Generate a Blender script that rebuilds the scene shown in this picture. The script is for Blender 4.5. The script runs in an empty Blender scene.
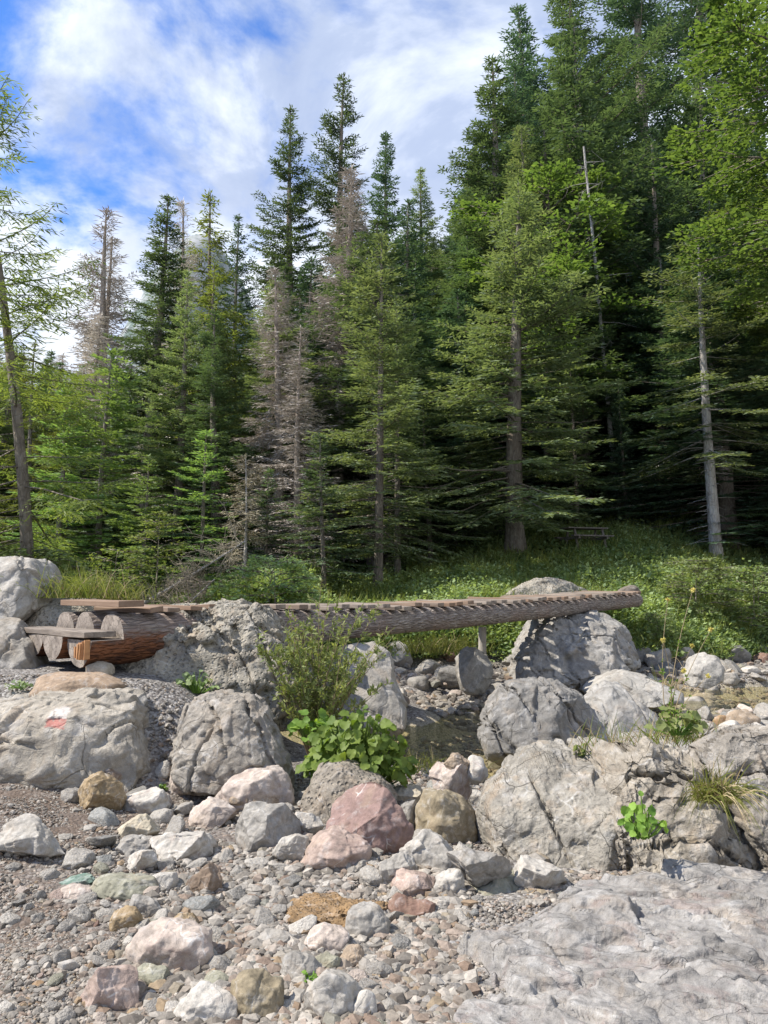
import bpy, math, random
import numpy as np
from mathutils import Vector, Matrix

R_ = math.radians
scene = bpy.context.scene
COL = scene.collection

# ------------------------------------------------------------------ camera
W, H = 768, 1024
FPX = 740.0
CAMZ = 1.6
PITCH = R_(6.0)
cam_d = bpy.data.cameras.new("camera")
cam_d.sensor_fit = 'VERTICAL'
cam_d.sensor_height = 36.0
cam_d.lens = FPX / H * 36.0
cam_d.clip_start = 0.05
cam_d.clip_end = 6000
cam = bpy.data.objects.new("camera", cam_d)
cam.location = (0, 0, CAMZ)
cam.rotation_euler = (R_(90) + PITCH, 0, 0)
COL.objects.link(cam)
scene.camera = cam

# ------------------------------------------------------------------ sun and sky
SUN_EL = R_(50)
SUN_AZ = math.atan2(-0.98, -0.12)          # clockwise from +Y : from the left, a little beyond
sun_dir = Vector((math.sin(SUN_AZ) * math.cos(SUN_EL), math.cos(SUN_AZ) * math.cos(SUN_EL), math.sin(SUN_EL)))
sd = bpy.data.lights.new("sun", 'SUN')
sd.energy = 3.6
sd.angle = R_(0.6)
sd.color = (1.0, 0.935, 0.84)
so = bpy.data.objects.new("sun", sd)
so.rotation_euler = (-sun_dir).to_track_quat('-Z', 'Y').to_euler()
so.location = (-20, 10, 60)
COL.objects.link(so)
scene.view_settings.view_transform = 'Standard'
scene.view_settings.look = 'None'
scene.view_settings.exposure = 1.15
scene.view_settings.gamma = 1.0
scene.view_settings.use_curve_mapping = False
scene.cycles.max_bounces = 7
scene.cycles.diffuse_bounces = 3
scene.cycles.glossy_bounces = 2
scene.cycles.transmission_bounces = 4
scene.cycles.transparent_max_bounces = 8
scene.cycles.caustics_reflective = False
scene.cycles.caustics_refractive = False
scene.cycles.use_denoising = True
scene.cycles.use_adaptive_sampling = True


class NT:
    """small node-tree writer"""
    def __init__(s, tree):
        s.t = tree
        s.n = tree.nodes
        s.l = tree.links

    def new(s, typ, **kw):
        n = s.n.new(typ)
        for k, v in kw.items():
            if k.startswith('i_'):
                key = k[2:]
                key = int(key) if key.isdigit() else key.replace('_', ' ')
                s.put(n.inputs[key], v)
            else:
                setattr(n, k, v)
        return n

    def put(s, inp, v):
        if isinstance(v, bpy.types.NodeSocket):
            s.l.new(v, inp)
        elif isinstance(v, bpy.types.Node):
            s.l.new(v.outputs[0], inp)
        else:
            if isinstance(v, tuple) and len(v) == 3 and inp.type == 'RGBA':
                v = (*v, 1)
            inp.default_value = v

    def math(s, op, a, b=0.0, c=0.0, clamp=False):
        n = s.n.new('ShaderNodeMath')
        n.operation = op
        n.use_clamp = clamp
        s.put(n.inputs[0], a)
        s.put(n.inputs[1], b)
        s.put(n.inputs[2], c)
        return n.outputs[0]

    def vmath(s, op, a, b=(0, 0, 0)):
        n = s.n.new('ShaderNodeVectorMath')
        n.operation = op
        s.put(n.inputs[0], a)
        s.put(n.inputs[1], b)
        return n.outputs[0]

    def noise(s, vec, scale, detail=4, rough=0.55, dist=0.0):
        n = s.n.new('ShaderNodeTexNoise')
        s.put(n.inputs['Vector'], vec)
        n.inputs['Scale'].default_value = scale
        n.inputs['Detail'].default_value = detail
        n.inputs['Roughness'].default_value = rough
        n.inputs['Distortion'].default_value = dist
        return n.outputs[0]

    def voro(s, vec, scale, feature='F1', out='Distance', rnd=1.0):
        n = s.n.new('ShaderNodeTexVoronoi')
        n.feature = feature
        s.put(n.inputs['Vector'], vec)
        n.inputs['Scale'].default_value = scale
        n.inputs['Randomness'].default_value = rnd
        return n.outputs[out]

    def ramp(s, fac, stops, interp='LINEAR'):
        n = s.n.new('ShaderNodeValToRGB')
        s.put(n.inputs[0], fac)
        cr = n.color_ramp
        cr.interpolation = interp
        while len(cr.elements) < len(stops):
            cr.elements.new(0.5)
        for e, (p, c) in zip(cr.elements, stops):
            e.position = p
            if not isinstance(c, tuple):
                c = (c, c, c)
            e.color = (*c, 1) if len(c) == 3 else c
        return n.outputs[0]

    def mix(s, fac, a, b, mode='MIX'):
        n = s.n.new('ShaderNodeMix')
        n.data_type = 'RGBA'
        n.blend_type = mode
        s.put(n.inputs[0], fac)
        s.put(n.inputs[6], a)
        s.put(n.inputs[7], b)
        return n.outputs[2]

    def smooth(s, v, a, b):
        n = s.n.new('ShaderNodeMapRange')
        n.interpolation_type = 'SMOOTHSTEP'
        s.put(n.inputs[0], v)
        n.inputs[1].default_value = a
        n.inputs[2].default_value = b
        return n.outputs[0]


world = bpy.data.worlds.new("World")
scene.world = world
world.use_nodes = True
wt = NT(world.node_tree)
wt.n.clear()
sky = wt.new('ShaderNodeTexSky', sky_type='NISHITA', sun_disc=False)
sky.sun_elevation = SUN_EL
sky.sun_rotation = SUN_AZ
sky.altitude = 1000
sky.air_density = 1.0
sky.dust_density = 0.3
sky.ozone_density = 2.5
bg1 = wt.new('ShaderNodeBackground', i_Strength=0.118)
skyc = wt.mix(1.0, sky.outputs[0], (0.45, 0.70, 1.05), 'MULTIPLY')
wt.put(bg1.inputs[0], skyc)
tc = wt.new('ShaderNodeTexCoord')
dirv = tc.outputs['Generated']
sx = wt.new('ShaderNodeSeparateXYZ')
wt.put(sx.inputs[0], dirv)
zz = wt.math('ADD', sx.outputs[2], 0.35)
px_ = wt.math('DIVIDE', sx.outputs[0], zz)
py_ = wt.math('DIVIDE', sx.outputs[1], zz)
cv = wt.new('ShaderNodeCombineXYZ')
wt.put(cv.inputs[0], px_)
wt.put(cv.inputs[1], py_)
cl = wt.noise(cv.outputs[0], 3.0, 9, 0.56, 0.25)
# the open blue lies to the left (west), thick cloud to the right
side = wt.smooth(px_, -0.52, 0.02)
cov = wt.math('ADD', cl, wt.math('MULTIPLY', wt.math('SUBTRACT', side, 0.52), 0.20))
low = wt.smooth(sx.outputs[2], 0.52, 0.33)
cov = wt.math('ADD', cov, wt.math('MULTIPLY', low, 0.15))
mask = wt.smooth(cov, 0.42, 0.57)
cl2 = wt.noise(cv.outputs[0], 3.4, 8, 0.58, 0.4)
ccol = wt.ramp(cl2, [(0.36, (0.30, 0.37, 0.545)), (0.5, (0.38, 0.45, 0.61)), (0.64, (0.72, 0.77, 0.87))])
ccol = wt.mix(wt.math('MULTIPLY', low, 0.75), ccol, (0.80, 0.84, 0.90))
bg2 = wt.new('ShaderNodeBackground', i_Strength=0.69)
wt.put(bg2.inputs[0], ccol)
ms = wt.new('ShaderNodeMixShader')
wt.put(ms.inputs[0], mask)
wt.put(ms.inputs[1], bg1)
wt.put(ms.inputs[2], bg2)
wo = wt.new('ShaderNodeOutputWorld')
wt.put(wo.inputs[0], ms)
world.cycles.sampling_method = 'AUTOMATIC'

# ------------------------------------------------------------------ helpers
CP, SP = math.cos(PITCH), math.sin(PITCH)


def ray(px, py):
    xc, yc = (px - 384) / FPX, (512 - py) / FPX
    return np.array([xc, CP - yc * SP, SP + yc * CP])


def at(px, py, Y):
    d = ray(px, py)
    return np.array([0, 0, CAMZ]) + d * (Y / d[1])


def sstep(x, a, b):
    t = np.clip((np.asarray(x, float) - a) / (b - a), 0, 1)
    return t * t * (3 - 2 * t)


def _hash(ix, iy, iz, seed):
    h = (ix.astype(np.int64) * 374761393 + iy.astype(np.int64) * 668265263 + iz.astype(np.int64) * 2147483647 % 1013904223 + seed * 1442695041)
    h = (h ^ (h >> 13)) * 1274126177
    h = h & 0xffffffff
    h = (h ^ (h >> 16)) * 2246822519 & 0xffffffff
    return h ^ (h >> 15)


def perlin(P, seed=0):
    P = np.asarray(P, float)
    I = np.floor(P).astype(np.int64)
    Fr = P - I
    U = Fr * Fr * Fr * (Fr * (Fr * 6 - 15) + 10)
    out = np.zeros(len(P))
    for dx in (0, 1):
        for dy in (0, 1):
            for dz in (0, 1):
                h = _hash(I[:, 0] + dx, I[:, 1] + dy, I[:, 2] + dz, seed)
                a = (h & 0xffff) / 65536.0 * 2 * math.pi
                z = ((h >> 16) & 0xffff) / 32768.0 - 1
                r = np.sqrt(np.maximum(0, 1 - z * z))
                g = (np.cos(a) * r * (Fr[:, 0] - dx) + np.sin(a) * r * (Fr[:, 1] - dy) + z * (Fr[:, 2] - dz))
                w = (U[:, 0] if dx else 1 - U[:, 0]) * (U[:, 1] if dy else 1 - U[:, 1]) * (U[:, 2] if dz else 1 - U[:, 2])
                out += w * g
    return out * 1.5


def fbm(P, seed=0, oct=4, gain=0.5, lac=2.03):
    s = 0
    a = 1
    f = 1.0
    for o in range(oct):
        s = s + a * perlin(np.asarray(P) * f, seed + o * 17)
        a *= gain
        f *= lac
    return s


def ridged(P, seed=0, oct=4, gain=0.5):
    s = 0
    a = 1
    f = 1.0
    for o in range(oct):
        s = s + a * (1 - 2 * np.abs(perlin(np.asarray(P) * f, seed + o * 31)))
        a *= gain
        f *= 2.1
    return s


def fbm2(x, y, sc, seed=0, oct=3):
    x = np.asarray(x, float)
    sh = x.shape
    P = np.stack([x.ravel() * sc, np.asarray(y, float).ravel() * sc, np.full(x.size, 0.37)], 1)
    return fbm(P, seed, oct).reshape(sh)


def fast_mesh(name, V, F, mats=(), smooth=True, fattr=None, vattr=None, midx=None):
    """V (n,3), F (m,k) with k = 3 or 4"""
    V = np.ascontiguousarray(V, dtype=np.float32)
    F = np.ascontiguousarray(F, dtype=np.int32)
    me = bpy.data.meshes.new(name)
    m, k = F.shape
    me.vertices.add(len(V))
    me.vertices.foreach_set("co", V.ravel())
    me.loops.add(m * k)
    me.loops.foreach_set("vertex_index", F.ravel())
    me.polygons.add(m)
    me.polygons.foreach_set("loop_start", np.arange(0, m * k, k, dtype=np.int32))
    me.polygons.foreach_set("loop_total", np.full(m, k, dtype=np.int32))
    me.polygons.foreach_set("use_smooth", np.full(m, smooth, dtype=bool))
    if midx is not None:
        me.polygons.foreach_set("material_index", np.asarray(midx, dtype=np.int32))
    me.update(calc_edges=True)
    me.validate()
    for mt in mats:
        me.materials.append(mt)
    if fattr is not None and len(me.polygons) == m:
        a = me.attributes.new("v", 'FLOAT', 'FACE')
        a.data.foreach_set("value", np.asarray(fattr, dtype=np.float32))
    if vattr is not None:
        for nm, arr in vattr.items():
            a = me.attributes.new(nm, 'FLOAT', 'POINT')
            a.data.foreach_set("value", np.asarray(arr, dtype=np.float32))
    return me


def link(o, parent=None):
    COL.objects.link(o)
    if parent is not None:
        o.parent = parent
    return o


def tag(o, label=None, cat=None, group=None, kind=None):
    if label:
        o['label'] = label
        assert 4 <= len(label.split()) <= 16, label
    if cat:
        o['category'] = cat
    if group:
        o['group'] = group
    if kind:
        o['kind'] = kind
    return o


def mobj(name, me, parent=None, loc=(0, 0, 0)):
    o = bpy.data.objects.new(name, me)
    o.location = loc
    return link(o, parent)


def empty(name, loc, label, cat, group=None):
    o = bpy.data.objects.new(name, None)
    o.location = loc
    o.empty_display_size = 0.2
    link(o)
    return tag(o, label, cat, group)


def copy_tree(o, parent=None):
    c = o.copy()
    link(c, parent)
    for ch in list(o.children):
        copy_tree(ch, c)
    return c


class Geo:
    """collects quads / tris into one mesh"""
    def __init__(s):
        s.V = []
        s.F = []
        s.M = []
        s.A = []
        s.n = 0

    def add(s, V, F, mi=0, a=None):
        V = np.asarray(V, float)
        F = np.asarray(F, int)
        if F.shape[1] == 3:
            F = np.concatenate([F, F[:, 2:3]], 1)
        s.V.append(V)
        s.F.append(F + s.n)
        s.M.append(np.full(len(F), mi) if np.isscalar(mi) else np.asarray(mi))
        s.A.append(np.full(len(F), 0.5) if a is None else (np.full(len(F), a) if np.isscalar(a) else np.asarray(a)))
        s.n += len(V)
        return s

    def tube(s, pts, rad, sides=8, mi=0, a=0.5, cap=True, capmi=None, rough=0.0, rng=None):
        pts = np.asarray(pts, float)
        n = len(pts)
        rad = np.broadcast_to(np.asarray(rad, float), (n,))
        T = np.gradient(pts, axis=0)
        T /= np.linalg.norm(T, axis=1)[:, None] + 1e-9
        ref = np.array([0, 0, 1.0]) if abs(T[:, 2]).mean() < 0.8 else np.array([1.0, 0, 0])
        A = np.cross(T, ref)
        A /= np.linalg.norm(A, axis=1)[:, None] + 1e-9
        B = np.cross(T, A)
        th = np.arange(sides) / sides * 2 * math.pi
        rr = rad[:, None] * np.ones(sides)[None]
        if rough and rng is not None:
            rr = rr * (1 + rough * rng.standard_normal(rr.shape))
        V = pts[:, None] + rr[..., None] * (np.cos(th)[None, :, None] * A[:, None] + np.sin(th)[None, :, None] * B[:, None])
        V = V.reshape(-1, 3)
        i = np.arange(n - 1)[:, None] * sides
        j = np.arange(sides)[None]
        k = (j + 1) % sides
        F = np.stack([i + j, i + k, i + sides + k, i + sides + j], -1).reshape(-1, 4)
        s.add(V, F, mi, a)
        if cap:
            cm = mi if capmi is None else capmi
            for e in (0, n - 1):
                ring = V[e * sides:(e + 1) * sides]
                VV = np.vstack([ring, pts[e]])
                j = np.arange(sides)
                FF = np.stack([j, (j + 1) % sides, np.full(sides, sides)], 1)
                if e == 0:
                    FF = FF[:, ::-1]
                s.add(VV, FF[:, [0, 1, 2]], cm, a)
        return s

    def box(s, c, sx_, sy_, sz_, M=None, mi=0, jit=0.0, rng=None, a=0.5):
        V = np.array([[x, y, z] for x in (-1, 1) for y in (-1, 1) for z in (-1, 1)], float) * np.array([sx_, sy_, sz_]) / 2
        if jit and rng is not None:
            V = V + rng.uniform(-jit, jit, V.shape)
        if M is not None:
            V = V @ np.asarray(M, float).T
        V = V + np.asarray(c)
        F = [[0, 1, 3, 2], [4, 6, 7, 5], [0, 4, 5, 1], [2, 3, 7, 6], [0, 2, 6, 4], [1, 5, 7, 3]]
        return s.add(V, F, mi, a)

    def mesh(s, name, mats, smooth=True):
        V = np.vstack(s.V)
        F = np.vstack(s.F)
        M = np.concatenate(s.M)
        A = np.concatenate(s.A)
        tri = F[:, 2] == F[:, 3]
        me = bpy.data.meshes.new(name)
        cnt = np.where(tri, 3, 4)
        start = np.concatenate([[0], np.cumsum(cnt)[:-1]])
        keep = np.ones(F.shape, bool)
        keep[tri, 3] = False
        me.vertices.add(len(V))
        me.vertices.foreach_set("co", V.astype(np.float32).ravel())
        me.loops.add(int(cnt.sum()))
        me.loops.foreach_set("vertex_index", F[keep].astype(np.int32))
        me.polygons.add(len(F))
        me.polygons.foreach_set("loop_start", start.astype(np.int32))
        me.polygons.foreach_set("loop_total", cnt.astype(np.int32))
        me.polygons.foreach_set("use_smooth", np.full(len(F), smooth, dtype=bool))
        me.polygons.foreach_set("material_index", M.astype(np.int32))
        me.update(calc_edges=True)
        at_ = me.attributes.new("v", 'FLOAT', 'FACE')
        at_.data.foreach_set("value", A.astype(np.float32))
        for mt in mats:
            me.materials.append(mt)
        return me


def diamonds(P, D, Wv, ln, wd, bend=None):
    """leaf-like quads: base P, direction D, width vector Wv"""
    n = len(P)
    ln = np.broadcast_to(ln, (n,))[:, None]
    wd = np.broadcast_to(wd, (n,))[:, None]
    a = P
    m = P + D * ln * 0.45
    t = P + D * ln
    if bend is not None:
        t = t + bend
    V = np.stack([a, m + Wv * wd / 2, t, m - Wv * wd / 2], 1).reshape(-1, 3)
    F = np.arange(n * 4).reshape(-1, 4)
    return V, F


def unit(v):
    return v / (np.linalg.norm(v, axis=-1, keepdims=True) + 1e-9)


def short(lab):
    """the opening noun phrase of a label"""
    for w in (' whose ', ' with ', ' resting ', ' just ', ' right ', ' left ', ' below ', ' above ', ' at ', ' beside ', ' in ', ' near ', ' between ', ' under ', ' leaning ', ' against ', ' lying ', ' on ',
              ' touching ', ' squeezed ', ' cut ', ' behind ', ' close ', ' directly ', ' standing ', ' among ', ' low ', ' over ', ' far ', ' high ', ' nearer ', ' half ', ' that ', ' carrying ', ' by '):
        lab = lab.split(w)[0]
    return ' '.join(lab.split(',')[0].split()[:5])


_used = {}


def unique_label(base, extras, used):
    for e in [''] + extras:
        l = (e + ' ' + base).strip()
        if l not in used and len(l.split()) <= 16:
            used[l] = 1
            return l
    return base
# ------------------------------------------------------------------ materials
def new_mat(name):
    m = bpy.data.materials.new(name)
    m.use_nodes = True
    t = NT(m.node_tree)
    t.n.clear()
    out = t.new('ShaderNodeOutputMaterial')
    return m, t, out


def rock_mat(name, crack=1.0, pit=0.4, sc=1.0, lichen=0.3, vein=0.3, stain=0.0, bump=1.0, rough=0.85, vari=1.0, paint=None, sediment=0.0, objcol=True, aniso=None, base=None, red=0.0):
    m, t, out = new_mat(name)
    tc = t.new('ShaderNodeTexCoord')
    oi = t.new('ShaderNodeObjectInfo')
    off = t.vmath('SCALE', (37.0, 91.0, 53.0))
    t.put(off.node.inputs['Scale'], oi.outputs['Random'])
    vec = t.vmath('ADD', tc.outputs['Object'], off)
    wn = t.new('ShaderNodeTexNoise', i_Scale=2.2 * sc, i_Detail=3.0)
    t.put(wn.inputs['Vector'], vec)
    wv = t.vmath('SCALE', t.vmath('SUBTRACT', wn.outputs['Color'], (0.5, 0.5, 0.5)))
    wv.node.inputs['Scale'].default_value = 0.30 / sc
    vw = t.vmath('ADD', vec, wv)
    n1 = t.noise(vec, 2.6 * sc, 7, 0.62, 0.3)
    n2 = t.noise(vec, 11 * sc, 6, 0.65, 0.4)
    n3 = t.noise(vec, 60 * sc, 4, 0.7)
    vq = vw
    if aniso:
        mp_ = t.new('ShaderNodeMapping')
        mp_.inputs['Rotation'].default_value = (0, 0, 0.35)
        mp_.inputs['Scale'].default_value = aniso
        t.put(mp_.inputs['Vector'], vw)
        vq = mp_.outputs[0]
    cr = t.voro(vq, 2.1 * sc, 'DISTANCE_TO_EDGE')
    cr2 = t.voro(vq, 6.3 * sc, 'DISTANCE_TO_EDGE')
    gate = t.smooth(t.noise(vec, 1.3 * sc, 2, 0.5), 0.42, 0.6)
    gate2 = t.smooth(t.noise(vec, 2.9 * sc, 2, 0.5), 0.45, 0.62)
    c1 = t.math('MULTIPLY', t.math('SUBTRACT', 1.0, t.smooth(cr, 0.0, 0.012)), gate)
    c2 = t.math('MULTIPLY', t.math('SUBTRACT', 1.0, t.smooth(cr2, 0.0, 0.02)), gate2)
    ck = t.math('MULTIPLY', t.math('MAXIMUM', c1, t.math('MULTIPLY', c2, 0.3 if aniso else 0.25)), crack * 0.75, clamp=True)
    b = oi.outputs['Color'] if objcol else t.new('ShaderNodeRGB').outputs[0]
    if not objcol:
        b.default_value = (*base, 1)
    v1 = t.ramp(n1, [(0.25, 1 - 0.38 * vari), (0.5, 1.0), (0.75, 1 + 0.22 * vari)])
    v2 = t.ramp(n2, [(0.28, 1 - 0.30 * vari), (0.5, 0.98), (0.72, 1 + 0.22 * vari)])
    col = t.mix(1.0, b, v1, 'MULTIPLY')
    col = t.mix(1.0, col, v2, 'MULTIPLY')
    # warm weathering film and pale dust in patches
    wf = t.smooth(t.noise(vec, 3.7 * sc, 5, 0.6, 0.6), 0.50, 0.72)
    col = t.mix(t.math('MULTIPLY', wf, 0.30 + 0.35 * stain), col, (0.33, 0.25, 0.17))
    df = t.smooth(t.noise(vec, 6.1 * sc, 5, 0.6, 0.2), 0.52, 0.70)
    col = t.mix(t.math('MULTIPLY', df, 0.30), col, (0.50, 0.49, 0.47))
    if red:
        rf = t.smooth(t.noise(vec, 2.3 * sc, 6, 0.68, 1.5), 0.52, 0.66)
        col = t.mix(t.math('MULTIPLY', rf, red), col, (0.25, 0.165, 0.14))
    # white veins
    vn = t.voro(t.vmath('ADD', vw, (3.1, 1.7, 5.5)), 3.4 * sc, 'DISTANCE_TO_EDGE')
    vm = t.math('MULTIPLY', t.math('SUBTRACT', 1.0, t.smooth(vn, 0.0, 0.035)), t.smooth(n1, 0.5, 0.62))
    col = t.mix(t.math('MULTIPLY', vm, vein), col, (0.62, 0.61, 0.58))
    # dark lichen freckles
    lf = t.math('MULTIPLY', t.smooth(n3, 0.56, 0.66), t.smooth(t.noise(vec, 1.9 * sc, 4, 0.6), 0.46, 0.62))
    col = t.mix(t.math('MULTIPLY', lf, lichen), col, (0.085, 0.08, 0.07))
    sp = t.noise(vec, 170 * sc, 2, 0.5)
    col = t.mix(0.6, col, t.mix(1.0, col, t.ramp(sp, [(0.3, 0.72), (0.7, 1.22)]), 'MULTIPLY'))
    # joints filled with dark dirt
    col = t.mix(t.math('MULTIPLY', ck, 0.75), col, (0.06, 0.05, 0.04))
    if paint:
        # red and white trail blaze brushed on the stone: object-space box (x, z), feathered by noise
        sxyz = t.new('ShaderNodeSeparateXYZ')
        t.put(sxyz.inputs[0], tc.outputs['Object'])
        (cx, cz, hw, hh) = paint
        wob = t.math('MULTIPLY', t.math('SUBTRACT', n2, 0.5), 0.10)
        dx = t.math('ABSOLUTE', t.math('SUBTRACT', sxyz.outputs[0], cx))
        dz = t.math('SUBTRACT', sxyz.outputs[2], cz)
        inx = t.math('SUBTRACT', 1.0, t.smooth(t.math('ADD', dx, wob), hw * 0.85, hw * 1.1))
        inz = t.math('SUBTRACT', 1.0, t.smooth(t.math('ADD', t.math('ABSOLUTE', dz), wob), hh * 0.9, hh * 1.1))
        fr = t.math('SUBTRACT', 1.0, t.smooth(sxyz.outputs[1], 0.0, 0.1))
        flake = t.smooth(n2, 0.28, 0.44)
        pm = t.math('MULTIPLY', t.math('MULTIPLY', inx, inz), t.math('MULTIPLY', fr, flake))
        pm = t.math('MULTIPLY', pm, t.smooth(t.noise(vec, 30, 4, 0.7), 0.30, 0.48))
        pc = t.mix(t.smooth(dz, -0.006, 0.006), (0.40, 0.085, 0.07), (0.55, 0.50, 0.47))
        col = t.mix(t.math('MULTIPLY', pm, 0.62), col, pc)
    bs = t.new('ShaderNodeBsdfPrincipled', i_Roughness=rough)
    bs.inputs['Specular IOR Level'].default_value = 0.3
    t.put(bs.inputs['Base Color'], col)
    hgt = t.math('ADD', t.math('MULTIPLY', n1, 0.32), t.math('MULTIPLY', n2, 0.30))
    hgt = t.math('ADD', hgt, t.math('MULTIPLY', n3, 0.07))
    pt = t.voro(vec, 17 * sc, 'F1')
    hgt = t.math('ADD', hgt, t.math('MULTIPLY', t.smooth(pt, 0.0, 0.5), pit * 0.12))
    if sediment:
        mp = t.vmath('MULTIPLY', vw, (1.5, 2.5, 26.0))
        hgt = t.math('ADD', hgt, t.math('MULTIPLY', t.noise(mp, 1.0, 4, 0.6), sediment * 0.2))
    ch1 = t.voro(vq, 3.3 * sc, 'F1')
    ch2 = t.voro(vq, 9.5 * sc, 'F1')
    hgt = t.math('SUBTRACT', hgt, t.math('ADD', t.math('MULTIPLY', ch1, 0.40), t.math('MULTIPLY', ch2, 0.14)))
    hgt = t.math('SUBTRACT', hgt, t.math('MULTIPLY', ck, 0.25))
    bp = t.new('ShaderNodeBump', i_Strength=0.9)
    bp.inputs['Distance'].default_value = 0.085 * bump / sc
    t.put(bp.inputs['Height'], hgt)
    t.put(bs.inputs['Normal'], bp)
    t.put(out.inputs[0], bs)
    return m


M_block = rock_mat('block_limestone', crack=0.7, sc=1.3, pit=0.6, lichen=0.5, bump=1.2, stain=0.4, vari=1.2)
M_rock = rock_mat('limestone', crack=0.5, sc=1.0, bump=0.8)
M_cob = rock_mat('cobble', crack=0.35, sc=3.0, lichen=0.2, bump=0.55, pit=0.2)
M_pinkish = rock_mat('veined_stone', crack=0.3, sc=2.2, lichen=0.15, vein=0.6, bump=0.6, red=0.35)
M_slab = rock_mat('slab_limestone', aniso=(0.7, 2.6, 2.0), crack=0.8, sc=1.5, lichen=0.35, vein=0.30, red=0.3, bump=1.0, vari=1.2)
M_tufa = rock_mat('pitted_limestone', crack=0.5, sc=1.6, pit=3.0, lichen=0.7, bump=1.5, stain=0.5, vari=1.3)
M_outcrop = rock_mat('outcrop_limestone', crack=0.8, sc=1.5, lichen=0.8, vein=0.35, bump=1.5, stain=0.8, vari=1.2, pit=1.0)


def leaf_mat(name, c1, c2, trans=0.35, rough=0.6, spec=0.25, objvar=0.25, tcol=None, big=0.5):
    m, t, out = new_mat(name)
    a = t.new('ShaderNodeAttribute', attribute_name='v')
    oi = t.new('ShaderNodeObjectInfo')
    g = t.new('ShaderNodeNewGeometry')
    n = t.noise(g.outputs['Position'], 0.9, 3, 0.6)
    f = t.math('ADD', t.math('MULTIPLY', a.outputs['Fac'], 0.75), t.math('MULTIPLY', t.math('SUBTRACT', n, 0.5), big * 2), clamp=True)
    col = t.mix(f, c1, c2)
    hv = t.new('ShaderNodeHueSaturation')
    t.put(hv.inputs['Color'], col)
    t.put(hv.inputs['Value'], t.math('ADD', 1 - objvar, t.math('MULTIPLY', oi.outputs['Random'], 2 * objvar)))
    t.put(hv.inputs['Hue'], t.math('ADD', 0.5 - 0.012, t.math('MULTIPLY', oi.outputs['Random'], 0.024)))
    bs = t.new('ShaderNodeBsdfPrincipled', i_Roughness=rough)
    bs.inputs['Specular IOR Level'].default_value = spec
    t.put(bs.inputs['Base Color'], hv)
    tr = t.new('ShaderNodeBsdfTranslucent')
    t.put(tr.inputs[0], t.mix(1.0, hv.outputs[0], tcol or (1.5, 1.5, 0.7), 'MULTIPLY'))
    mx = t.new('ShaderNodeMixShader')
    mx.inputs[0].default_value = trans
    t.put(mx.inputs[1], bs)
    t.put(mx.inputs[2], tr)
    t.put(out.inputs[0], mx)
    return m


M_spruce = leaf_mat('spruce_needles', (0.053, 0.087, 0.050), (0.183, 0.258, 0.125), 0.30)
M_spruce_l = leaf_mat('young_spruce_needles', (0.105, 0.172, 0.062), (0.317, 0.429, 0.149), 0.36)
M_spruce_d = leaf_mat('dark_spruce_needles', (0.051, 0.091, 0.064), (0.138, 0.216, 0.127), 0.25)
M_spruce_p = leaf_mat('pale_spruce_needles', (0.112, 0.153, 0.082), (0.282, 0.334, 0.165), 0.34)
M_larch = leaf_mat('larch_needles', (0.103, 0.138, 0.039), (0.247, 0.282, 0.081), 0.45)
M_beech = leaf_mat('beech_leaves', (0.061, 0.107, 0.031), (0.192, 0.257, 0.075), 0.42, spec=0.35)
M_willow = leaf_mat('willow_leaves', (0.156, 0.211, 0.070), (0.374, 0.421, 0.156), 0.35)
M_burr = leaf_mat('butterbur_leaves', (0.102, 0.189, 0.028), (0.255, 0.360, 0.061), 0.40, spec=0.4)
M_under = leaf_mat('undergrowth_leaves', (0.131, 0.194, 0.084), (0.372, 0.449, 0.216), 0.40, big=0.8)
M_grass = leaf_mat('grass_blades', (0.099, 0.132, 0.029), (0.286, 0.297, 0.094), 0.40)
M_dry = leaf_mat('dry_stems', (0.24, 0.18, 0.10), (0.46, 0.38, 0.24), 0.15, big=0.2)
M_deadtwig = leaf_mat('dead_twigs', (0.364, 0.326, 0.285), (0.761, 0.693, 0.614), 0.05, tcol=(1, 1, 1), big=0.2)
M_deadpale = leaf_mat('bleached_twigs', (0.24, 0.20, 0.14), (0.44, 0.39, 0.28), 0.05, tcol=(1, 1, 1), big=0.2)
M_petal = leaf_mat('yellow_petals', (0.65, 0.55, 0.10), (0.80, 0.75, 0.30), 0.3, tcol=(1, 1, 1))
M_white = leaf_mat('pale_petals', (0.55, 0.50, 0.40), (0.80, 0.76, 0.66), 0.3, tcol=(1, 1, 1))


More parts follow.
